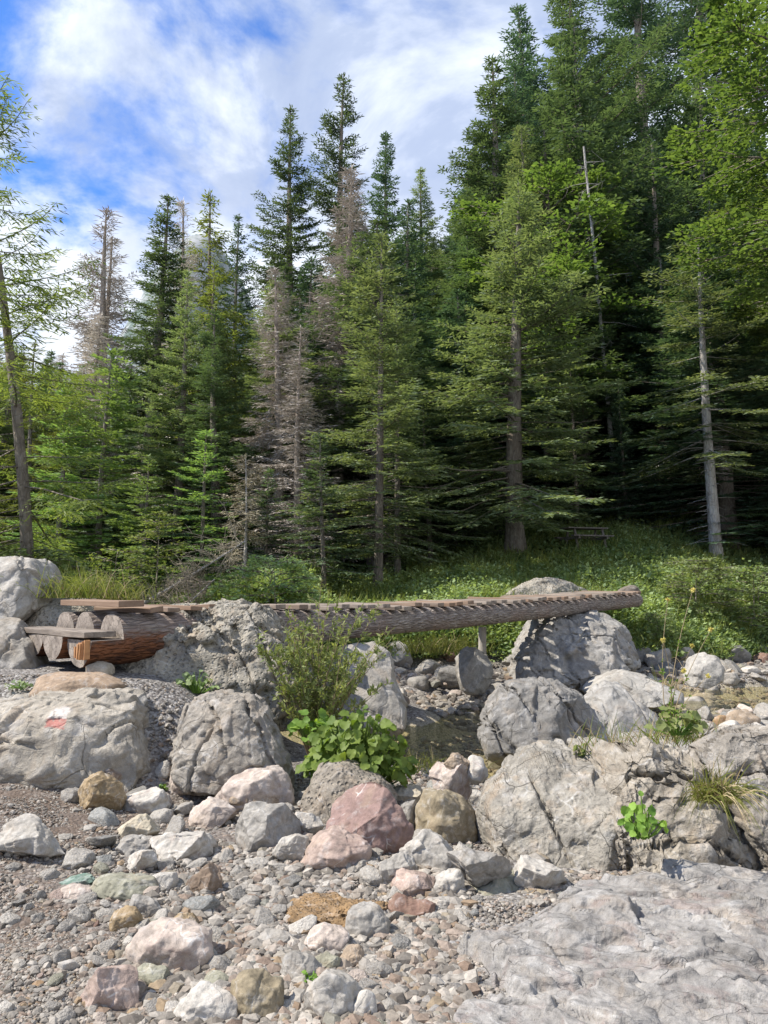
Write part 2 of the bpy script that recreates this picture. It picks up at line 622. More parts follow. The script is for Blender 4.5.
def bark_mat(name, c1, c2, c3, sc=1.0, stretch=(9, 9, 2.2), bump=1.0, peel=None):
    m, t, out = new_mat(name)
    tc = t.new('ShaderNodeTexCoord')
    v = t.vmath('MULTIPLY', tc.outputs['Object'], stretch)
    n = t.noise(v, 1.2 * sc, 6, 0.7, 0.6)
    pl = t.voro(t.vmath('ADD', v, (1, 2, 3)), 1.6 * sc, 'DISTANCE_TO_EDGE')
    n2 = t.noise(tc.outputs['Object'], 1.4, 4, 0.6)
    col = t.mix(t.smooth(n, 0.35, 0.65), c1, c2)
    col = t.mix(t.math('MULTIPLY', t.smooth(n2, 0.45, 0.65), 0.7), col, c3)
    col = t.mix(t.math('MULTIPLY', t.math('SUBTRACT', 1.0, t.smooth(pl, 0.0, 0.07)), 0.35), col, (0.035, 0.028, 0.022))
    if peel:
        s = t.new('ShaderNodeSeparateXYZ')
        t.put(s.inputs[0], tc.outputs['Object'])
        # bark is off on the underside of the near end, bare orange wood
        e = t.math('SUBTRACT', 1.0, t.smooth(t.math('ADD', s.outputs[0], t.math('MULTIPLY', n2, 1.6)), 1.5, 2.1))
        z = t.math('SUBTRACT', 1.0, t.smooth(t.math('ADD', s.outputs[2], t.math('MULTIPLY', n, 0.30)), 0.08, 0.26))
        pm = t.math('MULTIPLY', e, z)
        wood = t.mix(t.smooth(n, 0.40, 0.62), (0.23, 0.095, 0.045), (0.075, 0.036, 0.024))
        col = t.mix(pm, col, wood)
    bs = t.new('ShaderNodeBsdfPrincipled', i_Roughness=0.9)
    bs.inputs['Specular IOR Level'].default_value = 0.2
    t.put(bs.inputs['Base Color'], col)
    h = t.math('ADD', n, t.math('MULTIPLY', t.smooth(pl, 0.0, 0.25), 0.6))
    bp = t.new('ShaderNodeBump', i_Strength=1.0)
    bp.inputs['Distance'].default_value = 0.02 * bump
    t.put(bp.inputs['Height'], h)
    t.put(bs.inputs['Normal'], bp)
    t.put(out.inputs[0], bs)
    return m


M_bark = bark_mat('spruce_bark', (0.13, 0.11, 0.09), (0.25, 0.22, 0.18), (0.17, 0.14, 0.11))
M_barkpale = bark_mat('pale_bark', (0.24, 0.22, 0.20), (0.46, 0.44, 0.41), (0.36, 0.34, 0.30))
M_barkdead = bark_mat('dead_bark', (0.22, 0.18, 0.145), (0.36, 0.31, 0.26), (0.28, 0.24, 0.2))
M_logbark = bark_mat('log_bark', (0.19, 0.16, 0.14), (0.38, 0.335, 0.295), (0.27, 0.205, 0.17), sc=1.0, stretch=(4, 17, 17), bump=1.6, peel=True)


def wood_mat(name, c1, c2, stretch, ring=False, warm=None):
    m, t, out = new_mat(name)
    tc = t.new('ShaderNodeTexCoord')
    oi = t.new('ShaderNodeObjectInfo')
    off = t.vmath('SCALE', (17.0, 31.0, 23.0))
    t.put(off.node.inputs['Scale'], oi.outputs['Random'])
    v = t.vmath('MULTIPLY', t.vmath('ADD', tc.outputs['Object'], off), stretch)
    n = t.noise(v, 1.0, 6, 0.65, 0.4)
    col = t.mix(t.smooth(n, 0.35, 0.65), c1, c2)
    n2 = t.noise(tc.outputs['Object'], 5.0, 4, 0.6)
    col = t.mix(t.math('MULTIPLY', t.smooth(n2, 0.5, 0.7), 0.5), col, (0.10, 0.08, 0.06))
    if warm:
        col = t.mix(t.math('MULTIPLY', t.smooth(oi.outputs['Random'], 0.35, 0.9), 0.7), col, warm)
    if ring:
        n3 = t.voro(t.vmath('MULTIPLY', tc.outputs['Object'], (3, 16, 16)), 1.0, 'DISTANCE_TO_EDGE')
        col = t.mix(t.math('MULTIPLY', t.math('SUBTRACT', 1.0, t.smooth(n3, 0.0, 0.06)), 0.7), col, (0.05, 0.04, 0.03))
    bs = t.new('ShaderNodeBsdfPrincipled', i_Roughness=0.85)
    t.put(bs.inputs['Base Color'], col)
    bp = t.new('ShaderNodeBump', i_Strength=0.7)
    bp.inputs['Distance'].default_value = 0.006
    t.put(bp.inputs['Height'], n)
    t.put(bs.inputs['Normal'], bp)
    t.put(out.inputs[0], bs)
    return m


M_endgrain = wood_mat('log_end_grain', (0.20, 0.165, 0.135), (0.34, 0.29, 0.24), (2, 9, 9), ring=True)
M_torn = wood_mat('torn_orange_wood', (0.26, 0.12, 0.05), (0.44, 0.23, 0.10), (3, 30, 4))
M_plank = wood_mat('weathered_plank', (0.13, 0.105, 0.085), (0.27, 0.225, 0.18), (14, 2, 14), warm=(0.22, 0.13, 0.075))
M_darkwood = wood_mat('dark_table_wood', (0.07, 0.06, 0.05), (0.16, 0.14, 0.12), (20, 20, 2))
M_post = wood_mat('grey_post_wood', (0.22, 0.20, 0.17), (0.40, 0.37, 0.32), (20, 20, 2))

# ground
def ground_mat():
    m, t, out = new_mat('bank_ground')
    g = t.new('ShaderNodeNewGeometry')
    P = g.outputs['Position']
    at_ = t.new('ShaderNodeAttribute', attribute_name='green')
    soil_a = t.new('ShaderNodeAttribute', attribute_name='soil')
    wet = t.new('ShaderNodeAttribute', attribute_name='wet')
    n = t.noise(P, 1.2, 6, 0.6)
    nf = t.noise(P, 26, 5, 0.7)
    v = t.new('ShaderNodeTexVoronoi')
    v.inputs['Scale'].default_value = 42
    t.put(v.inputs['Vector'], P)
    hs = t.new('ShaderNodeSeparateXYZ')
    t.put(hs.inputs[0], v.outputs['Color'])
    grav = t.ramp(hs.outputs[0], [(0.0, (0.09, 0.08, 0.07)), (0.4, (0.18, 0.165, 0.15)), (0.8, (0.27, 0.255, 0.235)), (1.0, (0.38, 0.36, 0.335))])
    dirt = t.mix(nf, (0.085, 0.06, 0.043), (0.185, 0.14, 0.108))
    f = t.math('MULTIPLY', soil_a.outputs['Fac'], t.smooth(n, 0.35, 0.55))
    col = t.mix(t.math('MULTIPLY', f, 0.85), grav, dirt)
    col = t.mix(t.smooth(n, 0.5, 0.75), col, t.mix(0.5, col, dirt))
    wetc = t.mix(hs.outputs[1], (0.18, 0.16, 0.10), (0.46, 0.40, 0.28))
    col = t.mix(wet.outputs['Fac'], col, wetc)
    floor_ = t.mix(t.noise(P, 3.0, 6, 0.7), (0.020, 0.026, 0.010), (0.085, 0.085, 0.036))
    col = t.mix(at_.outputs['Fac'], col, floor_)
    bs = t.new('ShaderNodeBsdfPrincipled', i_Roughness=0.95)
    bs.inputs['Specular IOR Level'].default_value = 0.15
    t.put(bs.inputs['Base Color'], col)
    h = t.math('ADD', t.math('MULTIPLY', v.outputs['Distance'], -0.6), nf)
    bp = t.new('ShaderNodeBump', i_Strength=1.0)
    bp.inputs['Distance'].default_value = 0.02
    t.put(bp.inputs['Height'], h)
    t.put(bs.inputs['Normal'], bp)
    t.put(out.inputs[0], bs)
    return m


M_ground = ground_mat()


def pebble_mat():
    m, t, out = new_mat('gravel_pebbles')
    a = t.new('ShaderNodeAttribute', attribute_name='v')
    g = t.new('ShaderNodeNewGeometry')
    P = g.outputs['Position']
    col = t.ramp(a.outputs['Fac'], [(0.0, (0.13, 0.12, 0.11)), (0.22, (0.225, 0.215, 0.20)), (0.45, (0.30, 0.29, 0.275)), (0.60, (0.40, 0.385, 0.36)), (0.70, (0.31, 0.265, 0.235)),
                                    (0.78, (0.22, 0.175, 0.145)), (0.86, (0.28, 0.265, 0.24)), (0.94, (0.19, 0.145, 0.12)), (0.97, (0.30, 0.235, 0.16)), (1.0, (0.20, 0.215, 0.205))])
    col = t.mix(1.0, col, (0.95, 0.90, 0.82), 'MULTIPLY')
    n = t.noise(P, 45, 5, 0.65)
    col = t.mix(1.0, col, t.ramp(n, [(0.3, 0.70), (0.7, 1.18)]), 'MULTIPLY')
    dn = t.noise(P, 1.2, 4, 0.6)
    bs = t.new('ShaderNodeBsdfPrincipled', i_Roughness=0.88)
    bs.inputs['Specular IOR Level'].default_value = 0.25
    t.put(bs.inputs['Base Color'], col)
    bp = t.new('ShaderNodeBump', i_Strength=0.7)
    bp.inputs['Distance'].default_value = 0.008
    t.put(bp.inputs['Height'], n)
    t.put(bs.inputs['Normal'], bp)
    t.put(out.inputs[0], bs)
    return m


M_peb = pebble_mat()


def water_mat():
    m, t, out = new_mat('stream_water')
    g = t.new('ShaderNodeNewGeometry')
    v = t.vmath('MULTIPLY', g.outputs['Position'], (3.0, 7.0, 1.0))
    n = t.noise(v, 1.6, 5, 0.6, 0.8)
    bp = t.new('ShaderNodeBump', i_Strength=0.6)
    bp.inputs['Distance'].default_value = 0.035
    t.put(bp.inputs['Height'], n)
    gl = t.new('ShaderNodeBsdfGlossy', i_Roughness=0.06)
    gl.inputs[0].default_value = (0.9, 0.95, 1, 1)
    t.put(gl.inputs['Normal'], bp)
    tr = t.new('ShaderNodeBsdfTransparent')
    tr.inputs[0].default_value = (0.96, 0.94, 0.80, 1)
    fr = t.new('ShaderNodeFresnel', i_IOR=1.33)
    t.put(fr.inputs['Normal'], bp)
    mx = t.new('ShaderNodeMixShader')
    t.put(mx.inputs[0], t.math('MULTIPLY', fr, 0.6, clamp=True))
    t.put(mx.inputs[1], tr)
    t.put(mx.inputs[2], gl)
    t.put(out.inputs[0], mx)
    return m


M_water = water_mat()

# ------------------------------------------------------------------ terrain
WATER_Z = -0.24
STREAM = np.array([(-12, 22), (-7, 15.5), (-2.5, 11.3), (-0.6, 9.6), (0.55, 8.7), (1.6, 9.6), (3.2, 11.9), (5.2, 12.9), (9, 13.6), (16, 15), (30, 22)], float)


def stream_dist(X, Y):
    X = np.asarray(X, float)
    Y = np.asarray(Y, float)
    d = np.full(X.shape, 1e9)
    for (x0, y0), (x1, y1) in zip(STREAM[:-1], STREAM[1:]):
        vx, vy = x1 - x0, y1 - y0
        tt = np.clip(((X - x0) * vx + (Y - y0) * vy) / (vx * vx + vy * vy), 0, 1)
        d = np.minimum(d, np.hypot(X - x0 - tt * vx, Y - y0 - tt * vy))
    return d


def bank_line(X):
    return np.interp(X, [-60, -12, -4, 0, 4, 6, 10, 15, 30, 60], [24, 17, 14.5, 14.6, 15.2, 15.6, 18.5, 22, 34, 50])


def terrain(X, Y, noise=True):
    X = np.asarray(X, float)
    Y = np.asarray(Y, float)
    sh = X.shape
    X = np.atleast_1d(X).astype(float)
    Y = np.atleast_1d(Y).astype(float)
    z = np.zeros(X.shape)
    left = sstep(-X, 0.9, 2.0)
    z += 0.70 * left * sstep(Y, 5.7, 6.9)
    z += 0.15 * sstep(-X, 1.2, 3) * sstep(Y, 2.5, 5)
    z -= 0.20 * sstep(X, 0.0, 0.9) * sstep(Y, 4.4, 6.8)
    yb = bank_line(X)
    dist = Y - yb
    z = z * (1 - sstep(dist, -3, 0) * (1 - 0.9 * left))
    z = np.where(dist > -2, np.maximum(z, 0.0) + 0, z)
    slope = np.interp(X, [-30, -10, -3, 4, 10, 20, 60], [0.06, 0.05, 0.05, 0.23, 0.42, 0.52, 0.60])
    z += 1.05 * sstep(dist, -0.4, 1.5) * (1 - 0.85 * sstep(-X, 2, 6) * (1 - sstep(Y, 20, 30)))
    dd = np.maximum(0, dist - 1.0)
    z += slope * dd + 0.22 * sstep(X, -4, 8) * np.maximum(0, dist - 14) - 0.3 * slope * np.maximum(0, dist - 50)
    sdist = stream_dist(X, Y)
    z -= (0.42 + z * 0.9) * (1 - sstep(sdist, 0.65, 1.65)) * (Y < 40)
    z = np.where(Y < -1, z * 1.0, z)
    if noise:
        z += 0.05 * fbm2(X, Y, 1.3, 5, 3) * sstep(np.hypot(X, Y), 1, 4)
        z += 0.22 * fbm2(X, Y, 0.16, 8, 3) * sstep(dist, 2, 10)
    return z.reshape(sh)


def H_(x, y):
    return float(terrain(np.array([x]), np.array([y]))[0])


def ground_at(px, py, ymax=60):
    """where the line of sight through a pixel meets the ground"""
    d = ray(px, py)
    d = d / d[1]
    Y = np.linspace(1.6, ymax, 1800)
    X = d[0] * Y
    Z = CAMZ + d[2] * Y
    g = terrain(X, Y)
    i = np.argmax(Z <= g)
    if Z[i] > g[i]:
        i = len(Y) - 1
    return np.array([X[i], Y[i], g[i]])


def build_ground():
    n = 520
    u = np.linspace(-1, 1, n)
    gx = np.sinh(u * 5.4) / np.sinh(5.4) * 1800
    v = np.linspace(0, 1, 640)
    gy = -12 + 14 * v + (np.sinh(v * 6.2) / np.sinh(6.2)) * 2400
    X, Y = np.meshgrid(gx, gy)
    Z = terrain(X, Y)
    far = sstep(np.hypot(X, Y), 120, 300)
    Z = Z * (1 - far) + np.minimum(Z, 45) * far
    V = np.stack([X, Y, Z], -1).reshape(-1, 3)
    ny, nx = X.shape
    i = np.arange(ny - 1)[:, None] * nx
    j = np.arange(nx - 1)[None]
    F = np.stack([i + j, i + j + 1, i + nx + j + 1, i + nx + j], -1).reshape(-1, 4)
    dist = Y - bank_line(X)
    green = sstep(dist + 0.6 * fbm2(X, Y, 0.8, 3, 3), -0.3, 1.0)
    green = np.maximum(green, 0.9 * sstep(-X, 3.5, 5) * sstep(Y, 8.5, 10))
    soil = sstep(-X + 0.5 * fbm2(X, Y, 0.7, 9, 3), 0.2, 1.6) * (1 - sstep(Y, 5.6, 6.4))
    soil = np.maximum(soil, 0.5 * sstep(dist, -1.5, 0))
    wet = 1 - sstep(Z, WATER_Z - 0.02, WATER_Z + 0.06)
    me = fast_mesh('ground', V, F, [M_ground], vattr={'green': green.ravel(), 'soil': soil.ravel(), 'wet': wet.ravel() * (Y.ravel() < 60)})
    tag(mobj('ground', me), kind='structure')


build_ground()

# water: one sheet following the stream bed
def build_water():
    V = []
    F = []
    P = STREAM
    k = 0
    for i in range(len(P)):
        a = P[max(0, i - 1)]
        b = P[min(len(P) - 1, i + 1)]
        d = (b - a) / np.linalg.norm(b - a)
        nrm = np.array([-d[1], d[0]])
        V += [(*(P[i] + nrm * 1.75), WATER_Z), (*(P[i] - nrm * 1.75), WATER_Z)]
        if i:
            F.append([k - 2, k - 1, k + 1, k])
        k += 2
    me = fast_mesh('water', np.array(V), np.array(F), [M_water])
    tag(mobj('water', me), kind='structure')


build_water()


def build_hill():
    # pale rocky mountain seen through the gap between the trees
    rng = np.random.default_rng(4)
    n = 160
    x = np.linspace(-1400, 900, n)
    y = np.linspace(900, 1900, 90)
    X, Y = np.meshgrid(x, y)
    pk = at(208, 252, 1400)
    Z = (pk[2]) * np.exp(-((X - pk[0]) / 210) ** 2) * np.exp(-((Y - 1400) / 380) ** 2)
    Z += 60 * fbm2(X, Y, 0.006, 3, 5) * sstep(Z, 20, 200)
    V = np.stack([X, Y, Z - 15], -1).reshape(-1, 3)
    ny, nx = X.shape
    i = np.arange(ny - 1)[:, None] * nx
    j = np.arange(nx - 1)[None]
    F = np.stack([i + j, i + j + 1, i + nx + j + 1, i + nx + j], -1).reshape(-1, 4)
    m, t, out = new_mat('far_mountain')
    g = t.new('ShaderNodeNewGeometry')
    nn = t.noise(g.outputs['Position'], 0.02, 8, 0.65)
    col = t.mix(t.smooth(nn, 0.4, 0.6), (0.10, 0.14, 0.12), (0.33, 0.34, 0.34))
    bs = t.new('ShaderNodeBsdfPrincipled', i_Roughness=1.0)
    t.put(bs.inputs['Base Color'], col)
    t.put(out.inputs[0], bs)
    tag(mobj('hills', fast_mesh('hills', V, F, [m])), kind='structure')


build_hill()
# ------------------------------------------------------------------ trees
def conifer(seed, Ht, R, cb=0.08, dens=13.0, prof=0.85, droop=0.28, lowang=-12, topang=42, sprig=0.17, wd=0.055, spacing=0.13, layered=False,
            crown_mat=None, bark=None, bare=False, gap=0.15, trunk_r=None, stubs=20, twigl=0.40, hang=0.25, bend=0.0, fill=1.0):
    rng = np.random.default_rng(seed)
    tr = trunk_r or (0.010 * Ht + 0.03)
    # trunk with a slight sweep
    zt = np.linspace(0, 1, 18)
    swx = bend * zt ** 2 * Ht + 0.012 * Ht * np.sin(zt * 3 + seed)
    swy = 0.010 * Ht * np.sin(zt * 2.2 + seed * 1.7)
    swx -= swx[0]
    swy -= swy[0]
    def trunk_xy(t):
        return np.interp(t, zt, swx), np.interp(t, zt, swy)
    tg = Geo()
    pts = np.stack([swx, swy, zt * Ht], 1)
    pts[0, 2] = -0.4
    rad = tr * (1 - zt) ** 0.8 + 0.012
    rad[0] *= 1.35
    tg.tube(pts, rad, 9, 0, cap=False, rough=0.04, rng=rng)
    crown = Geo()
    nb = int(dens * Ht * (1 - cb))
    ts = cb + (1 - cb) * (np.arange(nb) + rng.uniform(0, 1, nb)) / nb
    if layered:
        lv = 0.42 / Ht
        ts = np.round(ts / lv) * lv + rng.normal(0, 0.10 * lv, nb)
    ts = np.clip(ts, cb, 0.985)
    az = rng.uniform(0, 2 * math.pi, nb) + np.arange(nb) * 2.399
    # lobes: some sectors are thinner, which opens gaps in the outline
    lob = 1 + gap * (np.sin(az * 2 + ts * 9 + seed) + 0.7 * np.sin(az * 3 - ts * 17 + seed * 2))
    Lb = R * (np.clip((1 - ts) / (1 - cb), 0, 1)) ** prof * rng.uniform(0.62, 1.12, nb) * lob * np.minimum(1, 0.62 + (ts - cb) / 0.16) + 0.07
    prof_ = prof
    PP, DD, WW, LL, VV = [], [], [], [], []
    for i in range(nb):
        t = ts[i]
        L = Lb[i]
        e = R_(lowang + (topang - lowang) * ((t - cb) / (1 - cb)) ** 1.3 + rng.normal(0, 6))
        ox, oy = trunk_xy(t)
        ns = 5
        s = np.linspace(0, 1, ns)
        curve = L * (s * math.sin(e) - droop * s ** 2 * (1 - t) + 0.55 * droop * s ** 3.5)
        rr = L * s * math.cos(e)
        a = az[i] + rng.normal(0, 0.12) * s
        bp = np.stack([ox + rr * np.cos(a), oy + rr * np.sin(a), t * Ht + curve], 1)
        br = max(0.006, 0.011 * L)
        tg.tube(bp, br * (1 - s * 0.85) + 0.002, 3, 0, cap=False)
        if rng.random() < 0.04 * (1 + gap * 4):
            continue
        nst = max(2, int(L * 0.92 / spacing * fill))
        ss = 0.10 + 0.90 * (np.arange(nst) + rng.uniform(0, 1, nst)) / nst
        if t < cb + 0.35:
            ss = ss[ss > 0.22]
            nst = len(ss)
            if nst == 0:
                continue
        c = np.stack([np.interp(ss, s, bp[:, k]) for k in range(3)], 1)
        tan = unit(np.stack([np.interp(ss, s, np.gradient(bp[:, k], s)) for k in range(3)], 1))
        sidev = unit(np.cross(tan, [0, 0, 1.0]))
        for sg in (-1, 1):
            tl = (twigl * L ** 0.55 * (1.12 - ss) ** 0.75 + 0.06) * rng.uniform(0.6, 1.15, nst)
            ang = R_(52) + rng.normal(0, 0.2, nst)
            td = unit(tan * np.cos(ang)[:, None] + sg * sidev * np.sin(ang)[:, None] + np.array([0, 0, -1.0]) * (hang * rng.uniform(0.1, 1.3, nst))[:, None])
            m = max(1, int(np.ceil(tl.max() / (sprig * 0.72))))
            for q in range(m):
                d0 = q * sprig * 0.72
                ok = d0 < tl
                if not ok.any():
                    break
                P = c[ok] + td[ok] * d0
                k = len(P)
                for fs in ((-1, 1) if q < m - 1 else (0,)):
                    fa = fs * R_(36) + rng.normal(0, 0.18, k)
                    sv = unit(np.cross(td[ok], [0, 0, 1.0]))
                    D = unit(td[ok] * np.cos(fa)[:, None] + sv * np.sin(fa)[:, None] + rng.normal(0, 0.13, (k, 3)))
                    PP.append(P)
                    DD.append(D)
                    WW.append(unit(np.cross(D, rng.normal(0, 0.55, (k, 3)) + [0, 0, 1.0])))
                    LL.append(sprig * rng.uniform(0.75, 1.35, k))
                    VV.append(np.clip(rng.normal(0.42, 0.22, k) + 0.12 * (ss[ok] > 0.8), 0, 1))
    # leader shoot
    lx, ly = swx[-1], swy[-1]
    k = 14
    hz = rng.uniform(0.955, 1.0, k)
    aa = rng.uniform(0, 6.28, k)
    PP.append(np.stack([np.full(k, lx), np.full(k, ly), hz * Ht], 1))
    D = unit(np.stack([np.cos(aa) * 0.35, np.sin(aa) * 0.35, np.full(k, 1.0)], 1))
    DD.append(D)
    WW.append(unit(np.cross(D, rng.normal(0, 1, (k, 3)))))
    LL.append(np.full(k, sprig * 1.1))
    VV.append(np.full(k, 0.5))
    P, D, Wv, L, Vv = map(np.concatenate, (PP, DD, WW, LL, VV))
    if bare:
        V, F = diamonds(P, D, Wv, L * 1.1, wd)
    else:
        V, F = diamonds(P, D, Wv, L, wd * rng.uniform(0.7, 1.3, len(P)))
    cme = fast_mesh('crown', V, F, [crown_mat], smooth=False, fattr=Vv)
    for i in range(stubs):      # bare dead stubs under the crown
        t = rng.uniform(0.06, max(0.1, cb + 0.12))
        a = rng.uniform(0, 6.28)
        L = rng.uniform(0.15, 0.75) * min(1, R / 2)
        ox, oy = trunk_xy(t)
        p0 = np.array([ox, oy, t * Ht])
        d = np.array([math.cos(a), math.sin(a), rng.uniform(-0.3, 0.1)])
        tg.tube([p0, p0 + d * L * 0.6, p0 + d * L + [0, 0, -0.05]], [0.012, 0.008, 0.003], 3, 0, cap=False)
    tme = tg.mesh('trunk', [bark or M_bark])
    return cme, tme, len(P)


def tree_obj(name, meshes, loc, label, cat, group=None, rz=0.0, sc=1.0, tilt=(0, 0), crown_name='crown'):
    t = empty(name, loc, label, cat, group)
    t.rotation_euler = (tilt[0], tilt[1], rz)
    if np.isscalar(sc):
        sc = (sc, sc, sc)
    t.scale = sc
    mobj(crown_name, meshes[0], t)
    mobj('trunk', meshes[1], t)
    return t


def place_tree(name, meshes, Href, px, topy, Y, label, cat='tree', group=None, rz=0.0, widen=1.0, tilt=0.0, crown_name='crown', zoff=0.0, base_px=None):
    """a tree stands at distance Y; its height follows from the photographed top"""
    top = at(px, topy, Y)
    x = top[0] if base_px is None else at(base_px, 570, Y)[0]
    g = H_(x, Y) + zoff
    h = max(1.5, top[2] - g)
    if base_px is not None:
        tilt = math.atan2(top[0] - x, h)
        h = math.hypot(h, top[0] - x)
    s = h / Href
    return tree_obj(name, meshes, (x, Y, g), label, cat, group, rz, (s * widen, s * widen, s), (0, tilt), crown_name)


# -- kinds (unit trees, 16 m high unless noted)
K = {}
K['tall'] = [conifer(11, 20, 3.1, cb=0.03, dens=15, prof=0.82, sprig=0.145, wd=0.048, spacing=0.105, crown_mat=M_spruce, droop=0.35)[:2],
             conifer(12, 20, 2.8, cb=0.05, dens=14, prof=0.78, sprig=0.145, wd=0.046, spacing=0.105, crown_mat=M_spruce, droop=0.45, gap=0.25)[:2],
             conifer(13, 20, 3.2, cb=0.04, dens=14, prof=0.80, sprig=0.15, wd=0.048, spacing=0.11, crown_mat=M_spruce_p, droop=0.40, gap=0.3)[:2]]
K['dark'] = [conifer(21, 18, 3.3, cb=0.03, dens=14, prof=0.82, sprig=0.155, wd=0.058, spacing=0.115, crown_mat=M_spruce_d, droop=0.40)[:2],
             conifer(22, 18, 2.9, cb=0.06, dens=13, prof=0.78, sprig=0.155, wd=0.058, spacing=0.115, crown_mat=M_spruce_d, droop=0.30, gap=0.25)[:2],
             conifer(23, 18, 3.5, cb=0.03, dens=14, prof=0.84, sprig=0.155, wd=0.058, spacing=0.1155, crown_mat=M_spruce, droop=0.35, gap=0.3)[:2]]
K['young'] = [conifer(31, 8, 1.7, cb=0.05, dens=16, prof=0.8, sprig=0.15, wd=0.055, spacing=0.11, crown_mat=M_spruce_l, droop=0.15, lowang=-4, trunk_r=0.08, layered=True, hang=0.1, stubs=10)[:2],
              conifer(32, 8, 1.5, cb=0.12, dens=14, prof=0.7, sprig=0.15, wd=0.05, spacing=0.12, crown_mat=M_spruce_l, droop=0.2, gap=0.3, trunk_r=0.07, layered=True, hang=0.1, stubs=16)[:2],
              conifer(33, 8, 1.6, cb=0.12, dens=15, prof=0.8, sprig=0.15, wd=0.055, spacing=0.12, crown_mat=M_spruce, droop=0.2, gap=0.2, trunk_r=0.07, hang=0.2, stubs=16)[:2]]
K['light'] = [conifer(41, 14, 2.1, cb=0.10, dens=17, prof=0.66, sprig=0.17, wd=0.05, spacing=0.14, crown_mat=M_spruce_p, droop=0.35, gap=0.35, trunk_r=0.12, stubs=45)[:2],
              conifer(42, 14, 3.3, cb=0.10, dens=17, prof=0.74, sprig=0.18, wd=0.055, spacing=0.14, crown_mat=M_spruce_p, droop=0.38, gap=0.22, trunk_r=0.26, stubs=30, twigl=0.5)[:2]]
K['larch'] = [conifer(51, 14, 2.0, cb=0.18, dens=6.5, prof=0.5, sprig=0.13, wd=0.022, spacing=0.075, crown_mat=M_larch, droop=0.6, gap=0.2, hang=1.4, trunk_r=0.085, stubs=35, twigl=0.45)[:2],
              conifer(52, 14, 2.2, cb=0.08, dens=11, prof=0.7, sprig=0.17, wd=0.045, spacing=0.12, crown_mat=M_larch, droop=0.5, gap=0.3, hang=0.8, trunk_r=0.13)[:2]]
K['dead'] = [conifer(61, 14, 1.8, cb=0.05, dens=17, prof=0.75, sprig=0.18, wd=0.032, spacing=0.10, crown_mat=M_deadtwig, bark=M_barkdead, droop=0.45, gap=0.25, bare=True, hang=0.7)[:2],
             conifer(62, 14, 1.5, cb=0.05, dens=15, prof=0.7, sprig=0.18, wd=0.030, spacing=0.11, crown_mat=M_deadtwig, bark=M_barkdead, droop=0.35, gap=0.3, bare=True, hang=0.5)[:2]]
K['pale_dead'] = [conifer(63, 5, 1.1, cb=0.05, dens=18, prof=0.5, sprig=0.14, wd=0.024, spacing=0.08, crown_mat=M_deadpale, bark=M_barkpale, droop=0.5, gap=0.3, bare=True, hang=0.8, trunk_r=0.05)[:2]]
K['sparse'] = [conifer(71, 10, 2.2, cb=0.30, dens=10, prof=0.55, sprig=0.15, wd=0.045, spacing=0.11, crown_mat=M_spruce_p, bark=M_barkpale, droop=0.30, lowang=-16, topang=25, gap=0.25, layered=True, trunk_r=0.13, stubs=60, hang=0.1, twigl=0.45)[:2]]
K['mast'] = [conifer(81, 24, 3.6, cb=0.10, dens=9, prof=0.55, sprig=0.16, wd=0.052, spacing=0.115, crown_mat=M_spruce, droop=0.35, gap=0.45, trunk_r=0.30, twigl=0.45, hang=0.5)[:2],
             conifer(82, 24, 3.2, cb=0.10, dens=9, prof=0.6, sprig=0.16, wd=0.055, spacing=0.115, crown_mat=M_spruce_d, droop=0.35, gap=0.3, trunk_r=0.28, twigl=0.45)[:2]]
HREF = {'tall': 20, 'dark': 18, 'young': 8, 'light': 14, 'larch': 14, 'dead': 14, 'pale_dead': 5, 'sparse': 10, 'mast': 24}

